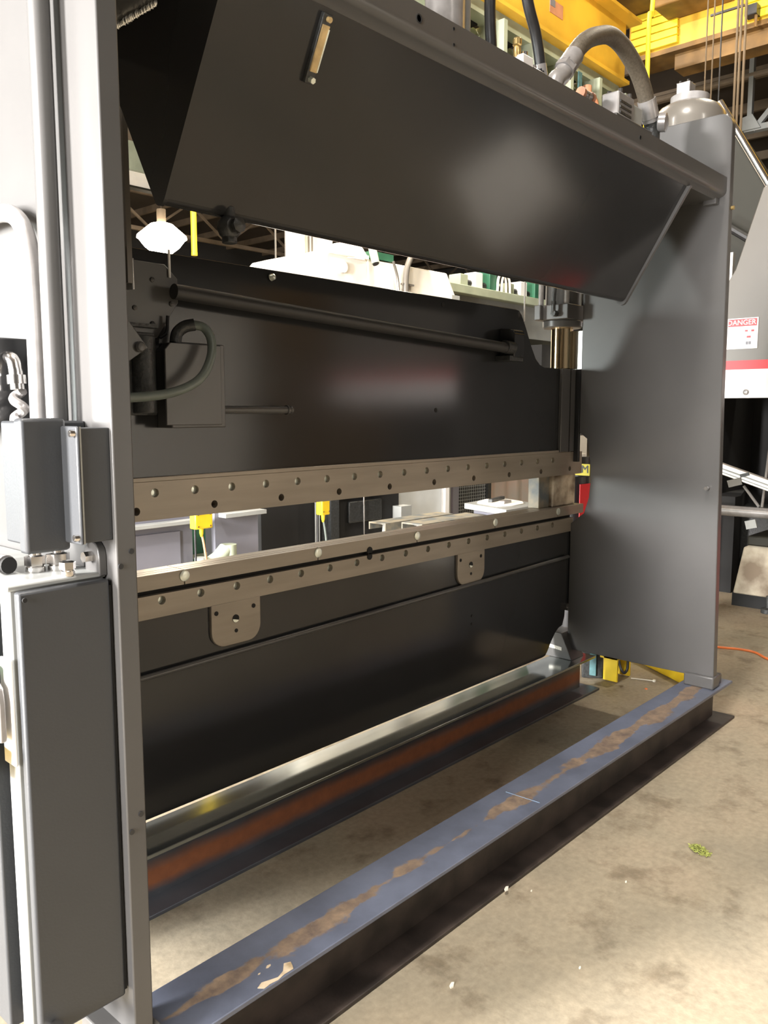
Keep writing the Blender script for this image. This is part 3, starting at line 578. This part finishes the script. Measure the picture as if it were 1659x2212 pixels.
# ------------------------------------------------------------------ things behind, seen between ram and bed
bp1 = thing('guard_panel', 'blue grey steel apron panel with ledge, left of the yellow outlet', 'panel', (3.0, 4.5, 0))
part('panel_sheet', B().box(2.2, 3.12, 4.5, 4.54, 0, .70), 'midgrey', bp1); part('raised_panel', B().box(2.3, 3.02, 4.485, 4.5, 0, .645), 'midgrey', bp1, bevel=.003)
part('ledge', B().box(2.2, 3.20, 4.42, 4.5, .69, .715), 'palegrey', bp1, bevel=.003)
part('upper_sheet', B().box(2.2, 3.12, 4.52, 4.56, .70, 1.2), 'midgrey', bp1)
bp2 = thing('guard_panel', 'blue grey steel apron panel with ledge, right of the green post', 'panel', (3.5, 4.5, 0))
part('panel_sheet', B().box(3.30, 3.665, 4.5, 4.54, 0, .73), 'midgrey', bp2)
part('ledge', B().box(3.33, 3.68, 4.42, 4.5, .70, .73), 'palegrey', bp2, bevel=.003)
gp = thing('green_post', 'bottle green post behind the left yellow outlet', 'post', (3.22, 4.6, 0))
part('post_body', B().box(3.16, 3.28, 4.58, 4.66, 0, .70), 'greendk', gp); part('post_band', B().box(3.155, 3.285, 4.57, 4.67, .43, .46), 'greenpale', gp)
du = thing('duct_elbow', 'pale curved duct elbow at the foot of the green post', 'duct', (3.3, 4.35, .0))
part('elbow_shell', B().tube([(3.16, 4.4, .40), (3.20, 4.4, .425), (3.25, 4.4, .45), (3.31, 4.4, .50)], .05, 16), 'greenpale', du)
part('duct_leg', B().cyl((3.11, 4.4, 0), (3.11, 4.4, .47), .04, 16), 'palegrey', du)
part('duct_leg', B().cyl((3.33, 4.4, 0), (3.33, 4.4, .53), .055, 16), 'greenpale', du)
def outlet(x, y, z, ww, hh, lab, cordm):
    t = thing('outlet_box', lab, 'outlet', (x, y, z), 'yellow hanging outlets')
    o = part('box_shell', B().box(x-ww, x+ww, y-.03, y+.03, z, z+hh), 'yellow', t, bevel=.006)
    part('strain_relief', B().lathe([(.014,0),(.012,-.03),(.006,-.05)], (x, y, z), 12), 'yellow', t)
    part('cord_tail', B().tube([(x, y, z-.03), (x+.015, y, z-.1), (x+.03, y, z-.22), (x+.04, y+.01, z-.4), (x+.05, y+.02, .004)], .007, 8), cordm, t)
    part('stand_rod', B().cyl((x-.02, y+.035, 0), (x-.02, y+.035, z+hh*.6), .006, 8), 'black', t)
    for dx, dz in ((-.7, .15), (.7, .15), (-.7, .85), (.7, .85)): part('screw', B().cyl((x+ww*dx, y-.03, z+hh*dz), (x+ww*dx, y-.033, z+hh*dz), .005, 8), 'oldyellow', t)
outlet(2.838, 4.0, .725, .06, .10, 'square yellow outlet box with copper cord over the bed', 'copper')
outlet(3.815, 4.0, .715, .036, .16, 'narrow yellow outlet box with pale cord in front of black cabinet', 'hosegrey')
bc = thing('black_cabinet', 'black machine cabinet directly behind the outlets', 'cabinet', (4.2, 4.8, 0))
part('cabinet_body', B().box(3.94, 5.5, 4.8, 5.6, 0, 1.5), 'blackhole', bc); part('corner_post', B().box(4.57, 4.66, 4.7, 4.8, 0, 1.2), 'dkbracket', bc)
part('service_hatch', B().box(4.85, 5.25, 4.77, 4.8, .48, .66), 'dkbracket', bc, bevel=.01); part('handle_rod', B().cyl((4.99, 4.74, 0), (4.99, 4.74, 1.2), .006, 8), 'chrome', bc)
part('mesh_window', B().box(4.75, 5.3, 4.78, 4.8, .70, .84), 'palegrey', bc)
part('cable_pair', B().cyl((4.42, 4.72, 0), (4.42, 4.72, .9), .006, 6).cyl((4.46, 4.72, 0), (4.46, 4.72, .9), .005, 6), 'palegrey', bc)
part('side_tab', B().box(5.42, 5.56, 4.70, 4.8, .3, .58), 'palegrey', bc)
wp = thing('white_panel', 'bright white upright panel behind the steel channels', 'panel', (5.9, 4.95, 0))
part('panel_sheet', B().box(5.56, 6.35, 4.95, 5.0, 0, 1.3), 'bluewhite', wp); part('edge_lip', B().box(6.30, 6.36, 4.90, 4.95, 0, 1.3), 'white', wp)
ms = thing('mesh_screen', 'dark wire mesh guard screen with grey uprights', 'screen', (6.9, 5.2, 0))
part('upright', B().box(6.62, 6.72, 5.16, 5.24, 0, 1.4), 'palegrey', ms); part('upright', B().box(7.38, 7.44, 5.16, 5.24, 0, 1.4), 'dkbracket', ms)
part('upright', B().box(6.76, 6.86, 5.16, 5.24, 0, 1.4), 'midgrey', ms)
part('backing', B().box(6.86, 7.38, 5.24, 5.26, 0, 1.4), 'blackhole', ms)
b = B()
for k in range(16): b.box(6.86+.033*k, 6.864+.033*k, 5.19, 5.194, 0, 1.3)
for k in range(38): b.box(6.86, 7.38, 5.19, 5.194, .034*k, .034*k+.004)
part('wire_mesh', b, 'palegrey', ms, smooth=False, kind='stuff')
cs = thing('corrugated_sheet', 'corrugated metal sheet standing behind the workbench', 'sheet', (8.0, 5.4, 0))
pts = []
for k in range(0, 25):
    x = 7.45+k*.07; y = 5.4+(.04 if (k//2) % 2 else 0); pts.append((x, y))
part('sheet', B().prism(pts+[(p[0], p[1]+.01) for p in pts[::-1]], 'z', 0, 1.5), 'corr', cs)
wb = thing('workbench', 'grey steel bench block with white cloth on top', 'workbench', (5.55, 3.75, 0))
part('bench_top', B().prism([(5.196,3.467),(5.697,3.475),(5.93,4.035),(5.351,3.97)], 'z', .625, .67), 'palegrey', wb, bevel=.004)
part('bench_body', B().prism([(5.26,3.54),(5.62,3.54),(5.80,3.96),(5.40,3.91)], 'z', 0, .625), 'midgrey', wb)
solo('cloth', B().prism([(5.30,3.62),(5.42,3.56),(5.60,3.57),(5.72,3.66),(5.77,3.80),(5.78,3.90),(5.66,3.98),(5.50,3.94),(5.40,3.88),(5.36,3.76)], 'z', .67, .679), 'paper', 'crumpled white cloth spread on the grey bench', 'cloth', bevel=.003)
solo('steel_bar', B().obox((5.60, 3.83, .692), (.14, .035, 0), (-.004, .018, 0), (0, 0, .013)), 'dkbracket', 'dark steel bar lying on the white cloth', 'bar', bevel=.003)
solo('steel_die', B().obox((5.50, 3.68, .690), (.065, .01, 0), (-.003, .025, 0), (0, 0, .011)), 'fitting', 'short notched steel die in front of dark bar', 'die', bevel=.003)
for i, (x0, x1, y0, y1, lab) in enumerate(((4.40, 5.20, 3.965, 4.13, 'rusty steel channel on trestle, left of the pair'), (4.535, 5.31, 3.735, 3.93, 'rusty steel channel on trestle, nearer right of the pair'))):
    t = thing('steel_channel', lab, 'steel channel', ((x0+x1)/2, (y0+y1)/2, .5), 'channels on trestles')
    part('web_plate', B().box(x0, x1, y0, y1, .590, .600), 'millplate', t)
    for y in (y0, y1-.010): part('leg_plate', B().box(x0, x1, y, y+.010, .545, .590), 'millplate', t)
    tr = thing('trestle', lab.replace('rusty steel channel on trestle', 'grey splayed trestle under the channel'), 'trestle', ((x0+x1)/2, (y0+y1)/2, 0), 'trestles')
    ym = (y0+y1)/2
    for x in (x0+.14, x1-.14):
        part('head_bar', B().box(x-.02, x+.02, y0+.02, y1-.02, .565, .590), 'palegrey', tr)
        for e in (-1, 1): part('leg', B().obox((x, ym+.075*e, .2825), (.018, 0, 0), (0, .016, 0), (0, -.035*e, .2825)), 'palegrey', tr)
ap = thing('alarm_post', 'red and black post with yellow lettered label in the throat', 'post', (4.2, 2.34, 0))
part('post_body', B().cyl((4.2, 2.35, 0), (4.2, 2.35, 1.04), .085, 24), 'black', ap)
part('red_side', B().prism([(4.12,2.264),(4.19,2.258),(4.23,2.262),(4.12,2.268)], 'z', .2, 1.0), 'red', ap)
part('neck', B().cyl((4.2, 2.31, 1.04), (4.2, 2.31, 1.15), .06, 20), 'black', ap)
part('cap', B().lathe([(.032,1.15),(.028,1.165),(.012,1.170)], (4.2, 2.31, 0), 18), 'cream', ap)
lb = part('alarm_label', B().box(4.10, 4.108, 2.20, 2.42, 1.052, 1.115), 'gold', ap)
text_mesh('lettering', 'ALARM', .06, 'black', lb, (4.099, 2.30, 1.085), (0, -1, 0), (0, 0, 1))

# ------------------------------------------------------------------ pale press brake behind (lit white)
pb = thing('far_press_brake', 'overexposed cream press brake seen above the ram', 'press brake', (7.0, 6.9, 0))
part('body', B().prism([(5.88,0),(5.88,2.9),(6.0,3.02),(6.2,3.08),(8.35,3.1),(8.42,3.0),(8.54,2.83),(8.54,0)], 'y', 6.5, 7.4), 'cream', pb, bevel=.02)
part('side_shelf', B().box(5.58, 5.9, 6.5, 6.8, 2.78, 2.83), 'cream', pb)
part('column', B().box(5.89, 6.02, 6.55, 6.7, 2.9, 3.8).box(6.3, 6.42, 6.55, 6.7, 2.9, 3.8).box(6.02, 6.3, 6.66, 6.68, 2.9, 3.8), 'cream', pb)
part('column_bar', B().box(6.02, 6.3, 6.6, 6.64, 3.3, 3.34), 'tan', pb)
for x in (6.14, 6.19): part('column_rod', B().cyl((x, 6.62, 2.9), (x, 6.62, 3.8), .01, 8), 'tan', pb)
part('rear_column', B().box(6.62, 6.72, 6.9, 7.0, 3.0, 3.9), 'greenpale', pb)
part('dome', B().lathe([(.27,3.05),(.27,3.12),(.22,3.2),(.12,3.24),(.02,3.25)], (6.75, 6.72, 0), 24), 'cream', pb)
part('round_plug', B().cyl((6.5, 6.5, 2.94), (6.5, 6.46, 2.94), .06, 20), 'cream', pb)
part('valve_block', B().box(6.98, 7.35, 6.5, 6.7, 3.1, 3.18), 'greendk', pb); part('drain_pipe', B().cyl((6.96, 6.47, 3.2), (6.96, 6.42, 3.03), .045, 16), 'greenpale', pb)
part('pipe_mouth', B().cyl((6.96, 6.42, 3.03), (6.96, 6.415, 3.02), .036, 16), 'blackhole', pb)
part('pump_body', B().box(6.3, 6.9, 6.46, 6.52, 3.06, 3.11), 'cream', pb, bevel=.01)
part('vertical_hose', B().tube([(7.52, 6.46, 2.6), (7.52, 6.46, 2.95), (7.57, 6.46, 3.12), (7.7, 6.46, 3.3), (7.9, 6.46, 3.4)], .035, 14), 'tan', pb)
part('thin_hose', B().tube([(7.4, 6.46, 2.6), (7.38, 6.46, 2.9), (7.3, 6.46, 3.1)], .016, 10), 'tan', pb)
part('hose_clamp', B().box(7.46, 7.66, 6.45, 6.49, 2.86, 2.88), 'tan', pb)
part('end_cap', B().box(8.40, 8.56, 6.46, 6.55, 2.2, 2.84), 'palegrey', pb)
part('red_skirt', B().box(5.9, 8.5, 6.44, 6.5, .25, .55), 'red', pb); part('red_stripe', B().box(5.9, 8.5, 6.46, 6.5, 1.6, 1.8), 'red', pb)
gm = thing('grey_machine', 'pale grey machine with valve gear along its top ledge', 'machine', (10.2, 7.3, 0))
part('body', B().box(9.0, 11.9, 7.1, 7.8, 0, 3.0), 'palegrey', gm); part('top_ledge', B().box(8.95, 12.0, 6.98, 7.8, 3.0, 3.12), 'greenpale', gm, bevel=.01)
part('lower_band', B().box(9.0, 12.0, 7.0, 7.1, 2.25, 2.5), 'olive', gm)
for k, x in enumerate((9.35, 9.7, 10.05, 10.5, 10.85, 11.25)):
    v = part('valve', B().box(x, x+.18, 7.05, 7.25, 3.12, 3.28+.06*(k % 3)), ('greenpale', 'white', 'greendk')[k % 3], gm, bevel=.01)
    part('valve_coil', B().cyl((x+.2, 7.12, 3.18), (x+.3, 7.12, 3.18), .05, 12), 'dkbracket', v)
for x in (10.2, 10.3): part('loop_hose', B().tube([(x, 7.02, 3.12), (x+.02, 7.02, 3.3), (x+.1, 7.02, 3.38), (x+.2, 7.02, 3.3), (x+.22, 7.02, 3.12)], .02, 8), 'cream', gm)
bb = thing('beige_cabinet', 'beige cabinet glimpsed under the cylinder', 'cabinet', (11.6, 6.9, 0))
part('carcass', B().box(11.45, 12.2, 6.6, 7.0, 0, 2.35), 'cream', bb, bevel=.01); part('black_gap', B().box(11.0, 11.45, 6.75, 7.0, 0, 2.4), 'blackhole', bb)

# ------------------------------------------------------------------ overhead crane, runway, cables
CR = thing('crane_girder', 'orange yellow crane girder running above the frame', 'crane', (6, 5, 5.4))
part('web', B().box(1, 10.0, 5.05, 5.12, 5.44, 6.1), 'yellowor', CR); part('bottom_flange', B().box(1, 10.04, 5.0, 5.4, 5.40, 5.44), 'yellowor', CR)
part('top_flange', B().box(1, 10.12, 4.9, 5.4, 6.1, 6.14), 'yellowor', CR); part('rear_web', B().box(1, 10.0, 5.33, 5.4, 5.44, 6.1), 'yellowor', CR)
fgl = part('flag_decal', B().box(8.23, 8.50, 5.044, 5.05, 5.66, 5.80), 'copper', CR); part('flag_canton', B().box(8.23, 8.33, 5.040, 5.044, 5.73, 5.80), 'midgrey', fgl)
CT = thing('crane_trolley', 'pale green slotted trolley frame under the orange girder', 'crane', (8.3, 5.1, 4.9))
part('frame_plate', B().box(6.3, 10.0, 5.12, 5.3, 5.28, 5.40), 'greenpale', CT)
part('frame_web', B().box(6.3, 9.9, 5.35, 5.42, 4.7, 5.28), 'greenpale', CT)
for k in range(6):
    x = 6.65+.66*k
    part('rib_plate', B().prism([(5.0,5.28),(5.0,4.8),(5.08,4.62),(5.35,4.62),(5.35,5.28)], 'x', x, x+.06), 'greenpale', CT)
    part('slot', B().box(x+.22, x+.58, 5.27, 5.35, 5.262, 5.279), 'blackhole', CT)
    part('wheel', B().cyl((x+.07, 5.2, 4.9), (x+.18, 5.2, 4.9), .17, 20), 'oldyellow' if k < 3 else 'dkbracket', CT)
hk = part('hook', B().tube([(9.0, 5.0, 5.1), (9.0, 5.0, 4.9), (9.1, 5.0, 4.8), (9.18, 5.0, 4.92), (9.12, 5.0, 5.0)], .05, 10), 'copper', CT)
part('teal_panel', B().box(8.78, 8.86, 4.99, 5.0, 4.8, 5.2), 'teal', CT)
G2 = thing('bridge_girder', 'bright yellow bridge girder crossing at top right', 'crane', (11, 3, 6.1))
part('web', B().box(11.0, 11.1, -2, 5.5, 6.1, 7.2), 'yellowor', G2); part('bottom_flange', B().box(10.98, 11.5, -2, 5.5, 6.04, 6.1), 'oldyellow', G2)
part('top_flange', B().box(10.9, 11.5, -2, 5.5, 7.2, 7.26), 'oldyellow', G2)
part('rear_web', B().box(11.4, 11.5, -2, 5.5, 6.1, 7.2), 'oldyellow', G2)
for k in range(5): part('cover_slat', B().box(10.93, 11.0, 4.81, 5.45, 6.125+.098*k, 6.125+.098*k+.088), 'yellowbr', G2, bevel=.008)
for k in range(5): part('cover_slat', B().box(10.93, 11.0, 2.6, 3.95, 6.125+.098*k, 6.125+.098*k+.088), 'yellowbr', G2, bevel=.008)
part('motor_housing', B().box(10.5, 10.98, 4.1, 4.95, 6.42, 6.85), 'oldyellow', G2, bevel=.02)
part('walkway', B().box(10.2, 11.0, 4.3, 5.6, 6.62, 6.68), 'oldyellow', G2)
part('lower_truck', B().box(11.1, 11.4, 1.5, 4.9, 5.85, 6.04), 'oldyellow', G2)
part('conductor_bar', B().obox((10.6, 4.05, 6.16), (0, .2, .0), (.012, 0, 0), (0, -.0, .012)), 'black', G2)
lm = part('limit_switch', B().box(10.8, 10.93, 3.78, 3.92, 6.12, 6.24), 'black', G2); part('limit_arm', B().cyl((10.85, 3.80, 6.2), (10.85, 3.80, 5.98), .02, 8), 'oldyellow', lm)
rw = thing('runway_beam', 'cream lit runway beam high beyond the ram at left', 'crane', (10, 16, 6))
part('web', B().box(2, 30, 16.0, 16.1, 6.08, 6.38), 'cream', rw); part('top_beam', B().box(2, 30, 15.9, 16.2, 6.38, 6.95), 'greenpale', rw); part('bottom_edge', B().box(2, 30, 15.95, 16.15, 6.04, 6.08), 'olive', rw)
yd = thing('yellow_drop_pipe', 'bright yellow vertical drop pipe beside the glowing lamp', 'pipe', (6.39, 9, 3.0))
part('pipe', B().cyl((6.39, 9.0, 3.38), (6.39, 9.0, HZ-.2), .037, 16), 'yellowbr', yd); part('end_cap', B().cyl((6.39, 9, 3.35), (6.39, 9, 3.39), .039, 16), 'yellowbr', yd)
part('hanger', B().cyl((6.39, 9, HZ-.3), (6.39, 9, HZ), .08, 12), 'truss', yd)
yc = solo('yellow_cable', B().tube([(9.47, 4.5, 4.0), (9.47, 4.5, 5.14), (9.465, 4.5, 5.63), (9.48, 4.5, 5.9), (9.55, 4.5, 6.1), (9.7, 4.5, HZ)], .026, 10), 'yellowbr', 'thin bright yellow cable hanging right of the hose arch', 'cable')
for i, (y, lab) in enumerate(((3.64, 'first thin hanging cable right of the yellow cable'), (3.57, 'second thin hanging cable right of the yellow cable'), (3.49, 'third thin hanging cable right of the yellow cable'), (3.33, 'fourth hanging cable, first of the right bundle'), (3.295, 'fifth hanging cable, in middle of right bundle'), (3.25, 'sixth hanging cable, rightmost of right bundle'))):
    solo('hanging_cable', B().cyl((9, y, 3.2), (9, y, HZ), .008 if i < 3 else .013, 8), 'black' if i == 2 else 'cable', lab, 'cable', 'cables hanging under the bridge')
for x, y, lab in ((6.87, 8.0, 'left of two thin pale ropes left of the cream press'), (7.03, 8.0, 'right of two thin pale ropes left of the cream press')):
    solo('hanging_rope', B().cyl((x, y, 2.9), (x, y, HZ), .012, 8), 'tan', lab, 'rope', 'thin ropes beyond the ram')
rt = thing('pipe_run', 'long pale overhead pipe crossing the dark roof at right', 'pipe', (16, 6, 7))
part('pipe', B().cyl((16, 8.5, 7.36), (16, 1, 7.34), .06, 10), 'truss', rt)
lt = thing('lattice_girder', 'grey lattice girder under the roof at right edge', 'girder', (16, 5, 6))
part('bottom_chord', B().box(15.95, 16.1, 0, 5.7, 6.38, 6.48), 'palegrey', lt); part('vertical', B().box(15.95, 16.05, 5.58, 5.66, 6.4, 8.2), 'palegrey', lt)
part('diagonal', B().obox((16, 4.9, 7.1), (0, -.65, .7), (.04, 0, 0), (0, .03, .03)), 'palegrey', lt); part('gusset', B().prism([(5.4,6.4),(5.8,6.4),(5.75,6.62),(5.55,6.66)], 'x', 15.9, 16.0), 'palegrey', lt)

# ------------------------------------------------------------------ neighbouring press brake at right
NP = thing('neighbour_press_brake', 'glossy warm grey neighbouring press brake with red and white stripe', 'press brake', (6.9, 0.5, 0))
part('front_plate', B().prism([(2.6,1.5),(2.6,2.0),(2.34,2.46),(2.17,3.02),(2.12,3.05),(-2.6,3.05),(-2.6,1.5)], 'x', 6.52, 6.62), 'tan', NP, bevel=.006)
part('red_stripe', B().box(6.514, 6.52, -2.6, 2.6, 1.715, 1.782), 'red', NP)
ws = part('white_stripe', B().box(6.510, 6.52, -2.6, 2.6, 1.502, 1.715), 'white', NP)
for y in (2.215, 1.6, 1.0): part('bolt', B().lathe([(.022,0),(.022,.005),(.015,.008),(.002,.009)], (6.510, y, 1.545), 14, (-1, 0, 0)), 'fitting', ws)
ds = part('danger_sign', B().box(6.512, 6.52, 2.152, 2.375, 1.868, 2.095), 'white', NP, label='white sign with red DANGER header')
part('header', B().box(6.509, 6.512, 2.162, 2.370, 2.035, 2.088), 'red', ds)
text_mesh('lettering', 'DANGER', .052, 'white', ds, (6.508, 2.272, 2.061), (0, -1, 0), (0, 0, 1), .001, .0003)
for y, z, w_, h_, mm in ((2.235,2.0,.010,.006,'red'),(2.19,2.0,.010,.007,'red'),(2.216,1.955,.014,.007,'red'),(2.227,1.91,.008,.011,'midgrey'),(2.207,1.91,.008,.011,'midgrey')):
    part('pictogram', B().box(6.509, 6.512, y-w_, y+w_, z-h_, z+h_), mm, ds)
part('top_housing', B().prism([(3.2,1.6),(3.2,3.0),(2.66,3.82),(2.1,2.95),(2.1,1.6)], 'x', 6.9, 7.0), 'olive', NP)
part('rim_pipe', B().cyl((6.88, 2.66, 3.82), (6.88, 2.1, 2.86), .03, 12), 'chrome', NP)
part('brace_bar', B().cyl((6.7, 2.6, 2.9), (6.7, 2.2, 2.62), .03, 10), 'black', NP)
part('slim_columns', B().box(6.7, 6.75, 2.43, 2.455, 1.7, 2.62).box(6.7, 6.75, 2.46, 2.475, 1.7, 2.58), 'cream', NP)
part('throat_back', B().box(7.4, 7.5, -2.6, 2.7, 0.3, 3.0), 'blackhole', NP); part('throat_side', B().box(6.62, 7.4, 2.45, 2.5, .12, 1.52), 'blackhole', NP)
part('bed_front', B().box(6.75, 7.4, -2.6, 2.45, .12, .62), 'dkbracket', NP, bevel=.02)
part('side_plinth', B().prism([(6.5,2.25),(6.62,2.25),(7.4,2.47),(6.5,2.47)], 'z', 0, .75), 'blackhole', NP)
part('far_top', B().box(6.62, 7.6, -2.6, 2.0, 2.9, 3.05), 'olive', NP)
ar = thing('sheet_arm', 'white aluminium sheet follower arm sloping down to the right', 'arm', (6.1, 2.0, .9))
A0, A1 = Vector((6.0, 2.25, 1.02)), Vector((6.0, 1.55, .80)); d = (A1-A0)/2
part('extrusion', B().obox((A0+A1)/2, d, (.03, 0, 0), Vector((0, .30, .95))*.045), 'alu', ar, bevel=.004)
part('groove', B().obox((A0+A1)/2+Vector((-.031, 0, .004)), d, (.0015, 0, 0), Vector((0, .30, .95))*.006), 'palegrey', ar)
part('groove', B().obox((A0+A1)/2+Vector((-.031, 0, -.02)), d, (.0015, 0, 0), Vector((0, .30, .95))*.004), 'palegrey', ar)
part('joint_plate', B().obox((5.965, 2.075, .905), (0, .045, -.014), (.004, 0, 0), (0, .008, .024)), 'tan', ar)
part('hinge_dark', B().obox((5.966, 2.01, .962), (0, .03, -.009), (.003, 0, 0), (0, .003, .011)), 'dkbracket', ar)
part('strut', B().cyl((6.02, 2.03, .88), (6.02, 1.92, .74), .010, 8).cyl((6.02, 1.86, 1.3), (6.02, 1.90, .74), .010, 8), 'fitting', ar)
part('stand', B().box(6.0, 6.06, 1.52, 1.58, 0, .80), 'dkbracket', ar)
pr = thing('roller_pipe', 'grey polished horizontal pipe in front of the neighbouring press', 'pipe', (6, 2, .7))
part('pipe', B().cyl((6.0, 2.5, .70), (6.0, .6, .70), .038, 20), 'fitting', pr)
part('clip', B().obox((5.97, 1.95, .62), (0, .035, -.01), (.01, 0, 0), (0, .008, .028)), 'palegrey', pr)
part('pipe_stand', B().box(5.98, 6.02, .7, .75, 0, .68).box(5.98, 6.02, 2.4, 2.45, 0, .68), 'dkbracket', pr)
ba = thing('machine_base', 'stained cream cast base standing on the floor at right', 'machine base', (6.3, 1.8, 0))
part('casting', B().prism([(2.08,.10),(2.02,.44),(1.98,.46),(1.2,.46),(1.2,.10)], 'x', 6.05, 6.4), 'agedcream', ba, bevel=.01)
part('cap', B().box(6.03, 6.42, 1.2, 1.99, .46, .53), 'olive', ba, bevel=.01); part('plinth', B().box(6.1, 6.4, 1.2, 2.1, 0, .10), 'blackhole', ba)
part('foot', B().lathe([(.05,0),(.05,.03),(.02,.04),(.02,.12)], (6.02, 1.82, 0), 14), 'dkbracket', ba)

bm_ = thing('reflected_cabinet', 'added tall cream cabinet behind the camera, for the ram to reflect', 'cabinet', (5.0, -3.6, 0))  # added unseen, a pale shape mirrored in the ram's left part
part('carcass', B().box(4.1, 5.9, -3.9, -3.3, 0, 2.5), 'cream', bm_, bevel=.01)
for x in (4.12, 5.01): part('door', B().box(x, x+.87, -3.3, -3.27, .08, 2.46), 'cream', bm_, bevel=.005)
yk = thing('reflected_column', 'added ochre yellow column behind the camera, for the ram to reflect', 'column', (7.3, -3.7, 0))  # added unseen, gives the ram an ochre tone to mirror
part('flange', B().box(6.3, 8.3, -3.5, -3.45, 0, HZ-.2), 'oldyellow', yk); part('flange', B().box(6.3, 8.3, -4.0, -3.95, 0, HZ-.2), 'oldyellow', yk); part('web', B().box(7.27, 7.33, -3.95, -3.5, 0, HZ-.2), 'oldyellow', yk)
b2_ = thing('machine_base', 'added pale base outside the view, for the tank panel to reflect', 'machine base', (6.2, -.8, 0))  # added unseen, pale and red shapes mirrored in the sloping tank panel
part('casting', B().prism([(-1.2,0),(-1.1,.75),(-.45,.75),(-.35,0)], 'x', 6.0, 6.4), 'cream', b2_, bevel=.02); part('red_cover', B().box(6.0, 6.4, .2, .5, 0, .6), 'red', b2_, bevel=.02)
# ------------------------------------------------------------------ loose things on the floor
solo('extension_cord', B().tube([(4.7, 2.3, .006), (4.85, 1.95, .006), (4.91, 1.75, .006), (4.95, 1.64, .006), (4.94, 1.55, .006), (4.86, 1.46, .006), (4.78, 1.3, .006)], .007, 8), 'orange', 'orange extension cord on the floor right of the side plate', 'cord')
fs = thing('foot_switch', 'yellow guarded foot switch with teal pedal behind right side plate', 'foot switch', (3.95, 1.98, 0))
part('guard', B().prism([(1.90,.005),(1.90,.17),(1.98,.17),(1.98,.005)], 'x', 3.90, 3.912).prism([(1.90,.12),(1.90,.135),(2.04,.135),(2.04,.12)], 'x', 3.90, 4.06).box(4.04, 4.055, 1.90, 2.05, .005, .13), 'yellow', fs, bevel=.003)
part('pedal_body', B().obox((3.93, 2.06, .075), (.05, .03, 0), (-.03, .045, 0), (0, 0, .07)), 'dkbracket', fs, bevel=.006)
part('pedal', B().obox((3.885, 2.045, .08), (.012, .008, 0), (-.008, .028, .0), (0, 0, .06)), 'teal', fs, bevel=.003)
part('handle_loop', B().tube([(3.92, 1.905, .12), (3.91, 1.885, .08), (3.915, 1.87, .06), (3.93, 1.86, .08), (3.935, 1.86, .14)], .007, 8), 'black', fs)
yb = thing('yellow_post', 'round yellow steel post lying on the floor behind near beam', 'post', (4.2, 1.75, 0))
part('tube', B().cyl((4.36, 2.02, .035), (4.10, 1.60, .035), .035, 18), 'yellow', yb); part('end_ring', B().cyl((4.10, 1.60, .035), (4.097, 1.595, .035), .033, 18), 'yellowbr', yb)
solo('cable_tie', B().tube([(4.02, 1.88, .004), (4.04, 1.82, .005), (4.06, 1.77, .004)], .0035, 6).cyl((4.06, 1.77, 0), (4.06, 1.77, .01), .008, 8), 'greylint', 'thin pale cable tie on the floor beside foot switch', 'cable tie')
solo('floor_chip', B().lathe([(.008,0),(.006,.004),(.001,.005)], (3.92, 1.75, 0), 8), 'orange', 'tiny orange chip on the dark floor', 'debris')
b = B()
for i in range(260):
    a, r_ = random.random()*6.28, random.random()**.5; u, v = r_*math.cos(a), r_*math.sin(a)
    p = Vector((2.54+u*.018+v*.010, .935+v*.036-u*.004, .003+.016*(1-r_*r_)*random.random()))
    q = Vector((random.uniform(-1, 1), random.uniform(-1, 1), random.uniform(-.2, .6)))*.009
    b.tube([p, p+q], .0011, 4, 1)
o = part('lint_clump', b, 'lint', None, 'small yellow green clump of lint on the open floor'); o['category'] = 'debris'
deb = [((1.93, 1.262, .013), 'white plastic scrap on lower flange edge of near beam', .012), ((1.51, 1.14, 0), 'pale torn scrap on the floor nearest the camera', .011), ((1.78, .94, 0), 'tiny white crumb at middle of the bright floor', .006), ((1.99, 1.215, 0), 'pale crumb on floor just below the near beam', .005), ((2.22, 1.03, 0), 'faint pale crumb between beam and lint clump', .006)]
for p, lab, s in deb:
    x, y, z = p
    solo('floor_scrap', B().prism([(x-s, y-s*.3), (x-s*.2, y-s*.5), (x+s, y+s*.2), (x+s*.5, y+s*.6), (x-s*.6, y+s*.3)], 'z', z, z+s*.35), 'greylint', lab, 'debris', 'scraps on the floor')
